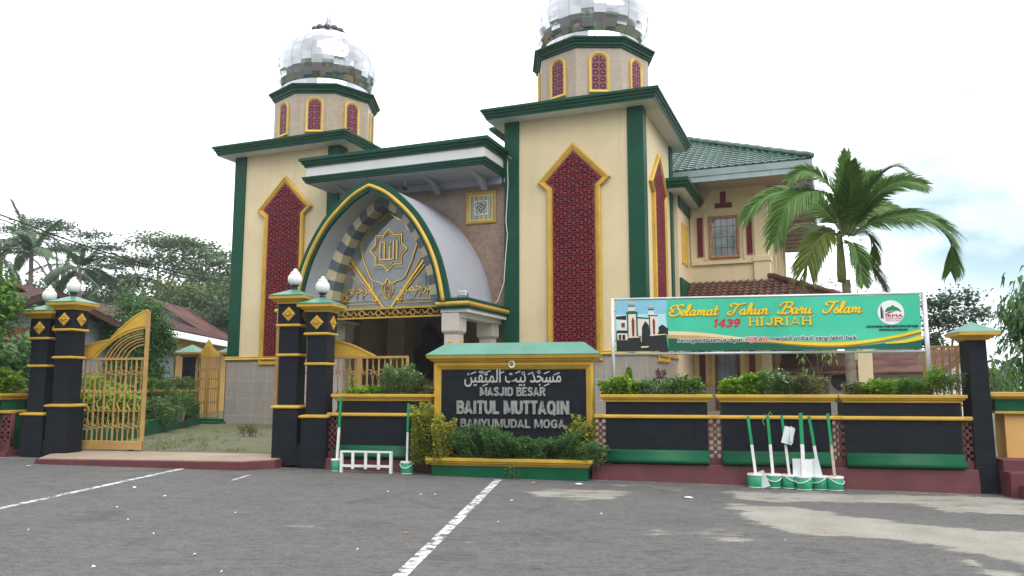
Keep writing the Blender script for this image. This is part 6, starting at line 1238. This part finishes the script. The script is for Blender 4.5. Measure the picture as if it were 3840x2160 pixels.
# far-off woods as one mass, on a low rise at the left and along the right horizon
m = MB(); hv = []
for i in range(41):
    for j in range(17):
        a = R(-48 + 40 * i / 40); Z = 60 + 7 * j; e = math.sin(math.pi * i / 40) ** .6 * (1 - math.exp(-((j) / 4.5) ** 2)); hv.append((Z * math.sin(a), Z * math.cos(a), .2 + 9.5 * e * (1 + .15 * math.sin(i * .9) * math.cos(j))))
m.smooth = True; m.add(hv, [(i * 17 + j, (i + 1) * 17 + j, (i + 1) * 17 + j + 1, i * 17 + j + 1) for i in range(40) for j in range(16)]); tag(m.build('wooded_hill', bpy.data.materials['rough_grass_land']), kind='structure')
g = np.random.default_rng(9); C, D = [], []
for k in range(420):
    i, j = g.integers(0, 40), g.integers(0, 14); p = np.array(hv[i * 17 + j]) + np.array([g.normal(0, 2), g.normal(0, 2), .8]); r = g.uniform(1.0, 2.4); nn = 60; v = g.normal(size=(nn, 3)); v /= np.linalg.norm(v, axis=1, keepdims=True); v[:, 2] = np.abs(v[:, 2]); C.append(p + v * r * np.array([1, 1, .8]) * g.uniform(.6, 1, (nn, 1))); D.append(v + g.normal(0, .5, (nn, 3)))
tag(leaves_mesh('far_wood', np.concatenate(C), np.concatenate(D), .55, .24, LM['far1'], seed=4), kind='stuff')
C, D = [], []
for k in range(160):
    a = R(g.uniform(16, 44)); Z = g.uniform(60, 75); r = g.uniform(1.2, 2.4); p = np.array([Z * math.sin(a), Z * math.cos(a), .8 + g.uniform(0, .8)]); nn = 60; v = g.normal(size=(nn, 3)); v /= np.linalg.norm(v, axis=1, keepdims=True); v[:, 2] = np.abs(v[:, 2]); C.append(p + v * r * g.uniform(.6, 1, (nn, 1))); D.append(v + g.normal(0, .5, (nn, 3)))
tag(leaves_mesh('far_hedge', np.concatenate(C), np.concatenate(D), .5, .22, LM['far2'], seed=5), kind='stuff')

# ------------------------------------------------------------------ houses
def sheet_mat(name, c1, c2, rough=.5):
    t = NT(name); t.set(Specular_IOR_Level=.15); to = t.N('ShaderNodeTexCoord'); wv = t.N('ShaderNodeTexWave'); wv.inputs['Scale'].default_value = 3.2; wv.inputs['Distortion'].default_value = 0; t.L(to.outputs['Object'], wv.inputs['Vector'])
    t.col(t.mix(t.rng(t.noise(.9, 7, rough=.65), .38, .66), c1, c2)).set(Roughness=rough); t.bump(wv.outputs['Fac'], .5, .03); return t.mat
brownsheet = sheet_mat('brown_sheet_roof', (.05, .016, .015), (.085, .03, .026), .75); zincsheet = sheet_mat('pale_zinc_roof', (.6, .64, .68), (.72, .76, .8), .4); rustsheet = sheet_mat('rusted_roof', (.07, .028, .022), (.16, .08, .06), .85); greywall = paint('grey_blue_render', (.26, .29, .32), .7, .1, 1.5, .1, streak=.4); orange = paint('orange_render', (.55, .3, .05), .6, .08, 1.2, .1, streak=.2); yelwood = paint('yellow_shutter', (.5, .36, .12), .6, .15, 4, .1)
def gable(name, label, loc, rz, w, d, eave, ridge, roofmat, wallmat, over=.6, extra=None):
    t = thing(name, label, 'house', loc, rz, None); m = MB(); m.rings([[(-w / 2, 0, -1), (w / 2, 0, -1), (w / 2, 0, eave), (0, 0, ridge - .1), (-w / 2, 0, eave)], [(-w / 2, d, -1), (w / 2, d, -1), (w / 2, d, eave), (0, d, ridge - .1), (-w / 2, d, eave)]]); m.build('wall', wallmat, t)
    sl = (ridge - eave) / (w / 2); x = w / 2 + over; ze = eave - over * sl
    for sg in (1, -1): m = MB(); m.rings([[(sg * x, -over, ze), (0, -over, ridge), (0, d + over, ridge), (sg * x, d + over, ze)], [(sg * x, -over, ze + .06), (0, -over, ridge + .06), (0, d + over, ridge + .06), (sg * x, d + over, ze + .06)]]); m.build('roof_sheet', roofmat, t)
    m = MB()
    for sg in (1, -1): m.rings([[(sg * x, -over - .04, ze - .16), (0, -over - .04, ridge - .16), (0, -over - .04, ridge), (sg * x, -over - .04, ze)], [(sg * x, -over, ze - .16), (0, -over, ridge - .16), (0, -over, ridge), (sg * x, -over, ze)]])
    for k in range(5): q = -x + 2 * x * (k + .5) / 5; m.box(q - .05, q + .05, -over, 0, ridge - abs(q) * sl - .16, ridge - abs(q) * sl - .02)
    m.build('bargeboard', paint('barge_timber', (.07, .035, .03), .7), t); return t
P = far(128, 1455, 24.5); A = gable('village_house', 'house with a brown sheet gable roof behind the outer left gate pillar', (P.x, P.y, .3), R(62), 5.4, 9, 3.2, 4.25, brownsheet, greywall, .8)
m = MB(); m.box(.3, 1.2, -.05, .06, .3, 2.3); f = m.build('door', paint('grey_door', (.2, .2, .2), .6), A)
P = far(66, 1258, 23.5); bc = thing('bird_cage', 'red wire cage hanging under the eave at the left edge', 'cage', (P.x, P.y, P.z - .2), R(-20)); m = MB(); m.box(-.3, .3, -.15, .15, .4, .43); m.build('cage_lid', paint('red_cage', (.35, .05, .035), .5), bc); m = MB(); m.box(-.3, .3, -.15, .15, 0, .03); m.build('tray', paint('red_cage', (.35, .05, .035), .5), bc); m = MB()
for k in range(15): x = -.29 + .58 * k / 14; m.box(x - .006, x + .006, -.15, -.14, .03, .4); m.box(x - .006, x + .006, .14, .15, .03, .4)
for z in (.13, .22, .31): m.box(-.3, .3, -.152, -.142, z, z + .012)
m.build('wire', bpy.data.materials['red_cage'], bc); m = MB(); m.tube([(0, 0, .43), (0, 0, .9)], .01, 5); m.build('hook', black, bc)
P = far(110, 1500, 23.5); m = MB(); m.smooth = True; m.tube([(0, 0, -.2), (0, 0, 2.35), (.12, 0, 2.45), (.35, 0, 2.45)], .035, 8); tag(m.build('red_pole', paint('red_pole_paint', (.22, .05, .045), .5), loc=(P.x, P.y, .3)), 'dull red steel pole beside the brown-roofed house', 'pole')
# the long low house behind the courtyard
P1, P2 = far(330, 1290, 28.5), far(860, 1300, 46); dv = Vector((P2.x - P1.x, P2.y - P1.y, 0)); Lh = dv.length; rz = math.atan2(dv.y, dv.x); B_ = thing('village_house', 'long low house with a brown upper roof and a pale zinc awning behind the courtyard', 'house', (P1.x, P1.y, .3), rz)
m = MB(); m.box(0, Lh + 3, .0, 6, -1, 3.7); m.build('wall', greywall, B_); m = MB(); m.rings([[(-1, -1.0, 3.45), (Lh + 3, -1.0, 3.45), (Lh + 3, .5, 4.02), (-1, .5, 4.02)], [(-1, -1.0, 3.5), (Lh + 3, -1.0, 3.5), (Lh + 3, .5, 4.07), (-1, .5, 4.07)]]); m.build('zinc_awning', zincsheet, B_)
m = MB(); m.rings([[(-.8, .4, 4.05), (Lh + 3, .4, 4.05), (Lh + 3, 3.6, 5.2), (.5, 3.6, 5.2)], [(-.8, .4, 4.11), (Lh + 3, .4, 4.11), (Lh + 3, 3.6, 5.26), (.5, 3.6, 5.26)]]); m.build('brown_roof', brownsheet, B_); m = MB(); m.rings([[(.5, 3.6, 5.2), (Lh + 3, 3.6, 5.2), (Lh + 3, 7, 3.9), (-.8, 7, 3.9)], [(.5, 3.6, 5.26), (Lh + 3, 3.6, 5.26), (Lh + 3, 7, 3.96), (-.8, 7, 3.96)]]); m.build('brown_roof', brownsheet, B_)
xo = Lh * .5; m = MB(); m.box(xo, Lh + 3.05, -.06, .0, -.5, 3.6); m.build('ochre_front', orange, B_)
m = MB(); m.box(xo + 1.4, xo + 3.4, -.12, -.05, .9, 2.7); w_ = m.build('shutter', yelwood, B_); m = MB(); frame(m, rect(xo + 1.35, xo + 3.45, .85, 2.75), [(0, -.05), (0, -.15), (.08, -.15), (.08, -.1)]); m.box(xo + 2.38, xo + 2.42, -.14, -.12, .9, 2.7); m.build('shutter_frame', deepgold, w_)
P = far(800, 1215, 60); gable('village_house', 'house with a patchy rusted roof rising behind the long low house', (P.x, P.y, .3), rz + R(90), 7, 12, 4.4, 6.6, rustsheet, greywall)
P = far(3590, 1455, 30); gable('village_house', 'house with a rusty brown sheet roof beyond the right end of the banner', (P.x, P.y, .3), R(50), 9.4, 8, 1.85, 2.72, rustsheet, paint('white_render', (.6, .61, .63), .7, .08, 1.5, .1, streak=.3), .5)
P = far(3420, 1400, 52); gable('village_house', 'small far house with a faded brown gable behind the rusty roof', (P.x, P.y, .3), R(20), 6, 6, 2.4, 3.9, brownsheet, greywall)

# ------------------------------------------------------------------ courtyard boundary, side gate, fence
cw = thing('courtyard_wall', 'green courtyard wall with gold coping running to the small side gate', 'wall', WW(-18.4, 1.4, 0), 0); a = Vector((0, 0, 0)); e = MW(-3.0, .45) - cw.location; e.z = 0; L = e.length; an = math.atan2(e.y, e.x); M0 = Matrix.Rotation(an, 4, 'Z')
m = MB(); m.M = M0; m.box(0, L, .0, .5, .2, 1.45); m.build('wall_body', wallgreen, cw); m = MB(); m.M = M0; cornice(m, rect(0, L, 0, .5), [(0, 1.4), (.03, 1.41), (.05, 1.46), (.1, 1.47), (.1, 1.54), (-.1, 1.55)]); m.build('coping', deepgold, cw)
lp_ = thing('courtyard_planter', 'low green planter kerb in front of the courtyard wall', 'planter', MW(2.19, -6.82, 0) , 0); e = MW(-1.3, -1.1) - lp_.location; e.z = 0; L = e.length; an = math.atan2(e.y, e.x); M1 = Matrix.Rotation(an, 4, 'Z'); m = MB(); m.M = M1; m.box(-4.5, L, 0, .18, .2, .72); m.build('kerb', wallgreen, lp_, bevel=.01); m = MB(); m.M = M1; m.box(-4.5, L, .18, 2.2, .2, .62); m.build('soil_bed', soil, lp_)
sg_ = Mt('side_gate', 'small two-leaf gold gate with a pointed crest beside the tower', 'gate', -2.32, .3, .5)
for x0, x1 in ((-.58, -.01), (.01, .58)):
    m = MB(); m.box(x0, x0 + .05, -.02, .02, 0, 2.28); m.box(x1 - .05, x1, -.02, .02, 0, 2.28); m.box(x0, x1, -.02, .02, 0, .05); m.box(x0, x1, -.02, .02, 2.22, 2.28); lf = m.build('gate_leaf', goldfence, sg_); m = MB()
    for k in range(5):
        x = x0 + .1 + (x1 - x0 - .2) * k / 4; m.box(x - .012, x + .012, -.012, .012, .05, 2.22)
        for z in (.6, 1.1, 1.45, 1.8): stroke(m, [(x - .04, z - .05), (x, z + .05), (x + .04, z - .05)], .016, -.014 - .0004 * k, .01)
    m.build('scroll_bars', goldfence, lf)
m = MB(); m.prism([(-.6, 2.28), (.6, 2.28), (.42, 2.42), (.2, 2.6), (.12, 2.78), (0, 2.92), (-.12, 2.78), (-.2, 2.6), (-.42, 2.42)], -.015, .015)
for r in (.12, .2, .28): stroke(m, [(r * math.cos(R(a)), 2.3 + r * 1.1 * math.sin(R(a))) for a in range(0, 181, 20)], .025, -.03 - r * .002, .0)
m.build('crest', gold, sg_)
def small_pillar(u, v, lab, lamp):
    t = Mt('side_pillar', lab, 'gate pillar', u, v, .3, 'small capped pillars of the side gate'); m = MB(); m.box(-.26, .26, -.2, .2, 0, 2.5); m.build('shaft', blackstone, t, bevel=.01); m = MB(); cornice(m, rect(-.26, .26, -.2, .2), [(-.01, 2.45), (.06, 2.47), (.08, 2.52), (.24, 2.55), (.26, 2.62), (.1, 2.63)]); m.build('capital', deepgold, t)
    m = MB(); m.rings([[(-.5, -.44, 2.625), (.5, -.44, 2.625), (.5, .44, 2.625), (-.5, .44, 2.625)], [(-.02, -.02, 2.92), (.02, -.02, 2.92), (.02, .02, 2.92), (-.02, .02, 2.92)]]); m.build('pyramid_cap', capgreen, t)
    if lamp: m = MB(); m.smooth = True; m.lathe([(.03, 2.88), (.08, 2.92), (.09, 2.98), (.05, 3.02)], 12); q = m.build('lamp_base', black, t); m = MB(); m.smooth = True; m.lathe([(.06, 3.0), (.15, 3.08), (.18, 3.18), (.17, 3.28), (.1, 3.36), (.07, 3.4), (.03, 3.46), (.005, 3.5)], 18); m.build('lamp_globe', whiteglass, q)
small_pillar(-3.15, .35, 'small capped pillar without a lamp left of the little side gate', False); small_pillar(-1.5, .8, 'small capped pillar with a white globe lamp behind the little side gate', True)
m = MB(); m.box(-.35, .35, -.1, .1, 0, 2.3); tag(m.build('gate_return_wall', wallgreen, loc=MW(-1.35, .9, .3), rz=TH), 'narrow green wall piece between the little side gate and the tower', 'wall')
st = Mt('gate_steps', 'two green steps below the little side gate', 'steps', -2.2, .2, .3)
for k, (y0, x1) in enumerate(((-.75, 1.1), (-.4, .95))): m = MB(); m.box(-.9, x1, y0, .4, -.1, .1 * (k + 1)); m.build('step', wallgreen, st)
mg = Wt('metal_fence', 'gold metal fence panel between the leaning banner post and the plain corner pillar', 'fence', -.16, .75, 0); m = MB(); m.box(-.08, .0, -.05, .05, .3, 2.2); m.box(.0, .5, -.02, .02, 2.26, 2.31); m.box(.42, .46, -.02, .02, .3, 2.26); m.box(-.22, .5, -.02, .02, 1.3, 1.33); m.build('frame', goldfence, mg); m = MB()
for x in (.1, .22, .33): m.box(x - .015, x + .015, -.012, .012, 1.33, 2.26)
stroke(m, spline([(.02, 1.95), (.08, 1.8), (.22, 1.72), (.36, 1.76), (.42, 1.78)], 4), .012, -.014, .01); stroke(m, [(.27, 1.95), (.24, 1.82), (.27, 1.68), (.3, 1.82)], .012, -.0145, .01, True); stroke(m, spline([(.02, 1.4), (.12, 1.5), (.22, 1.42), (.34, 1.5), (.42, 1.4)], 4), .012, -.013, .01); m.build('scrollwork', goldfence, mg)
P = WW(-17.5, .9, 0); m = MB(); m.box(-.04, .04, -.03, .03, .3, 2.1); tag(m.build('fence_post', goldfence, loc=P, rz=WA), 'gold fence post standing behind the far left planter', 'post')
x, z = M_at(1045, 1400, -1.0)
# overhead lines
def wire(label, pts, r, nm='power_line', group=None, mat_=cable):
    m = MB(); m.smooth = True; P = [far(*p) for p in pts]; m.tube(spline([tuple(p) for p in P], 8), r, 5); tag(m.build(nm, mat_), label, 'power line', group)
wire('thicker upper black power line sagging down to the left tower', [(-700, 560, 16), (0, 805, 21), (330, 925, 24.5), (660, 1020, 28), (880, 1060, 31)], .022); wire('thinner black power line just below the thick one', [(-700, 590, 16), (0, 822, 21), (330, 937, 24.5), (660, 1032, 28), (880, 1066, 31)], .016)
thin = paint('thin_grey_wire', (.35, .36, .38), .5)
for k, (y0, y1, y2) in enumerate(((682, 735, 800), (690, 742, 812), (706, 758, 822), (712, 766, 835))): wire('hair-thin grey wire high in the white sky at the left', [(-300, y0 - 75, 30), (0, y0, 34), (200, y1, 38), (400, y2 + 10, 42), (620, y2 + 85, 46)], .006, group='hair-thin wires in the sky', mat_=thin)

# ------------------------------------------------------------------ across the road, behind the viewer: what the mirror domes and the glass reflect
for i, (x, y, w, rf) in enumerate(((-26, -30, 9, brownsheet), (-9, -34, 8, rustsheet), (9, -31, 9, brownsheet), (26, -33, 10, zincsheet))):
    gable('village_house', ['brown-roofed house across the road, reflected in the domes', 'rusty-roofed house across the road, reflected in the domes', 'second brown-roofed house across the road with ochre walls', 'zinc-roofed house across the road'][i], (x, y, -.1), R(180), w, 8, 3.2, 5.4, rf, [greywall, orange, orange, greywall][i])
g = np.random.default_rng(21); C, D = [], []
for k in range(620):
    p = np.array([g.uniform(-80, 80), g.uniform(-62, -42), 1.5 + 21 * g.random() ** 1.3]); r = g.uniform(2.2, 4.2); nn = 50; v = g.normal(size=(nn, 3)); v /= np.linalg.norm(v, axis=1, keepdims=True); C.append(p + v * r); D.append(v + g.normal(0, .5, (nn, 3)))  # unseen clumps, raised to deepen the dark band mirrored in the domes
tag(leaves_mesh('roadside_wood', np.concatenate(C), np.concatenate(D), .9, .4, LM['mid'], seed=6), kind='stuff')

# ------------------------------------------------------------------ the damp air that pales the far trees
hm = bpy.data.materials.new('haze_air'); hm.use_nodes = True; ht = hm.node_tree; ht.nodes.remove(ht.nodes['Principled BSDF'])
pv = ht.nodes.new('ShaderNodeVolumePrincipled'); pv.inputs['Color'].default_value = (.86, .91, .96, 1); pv.inputs['Density'].default_value = .0007; pv.inputs['Anisotropy'].default_value = .2
ht.links.new(pv.outputs[0], ht.nodes['Material Output'].inputs['Volume'])
m = MB(); m.box(-160, 160, -90, 190, -3, 30); o = m.build('haze', hm); tag(o, kind='stuff')
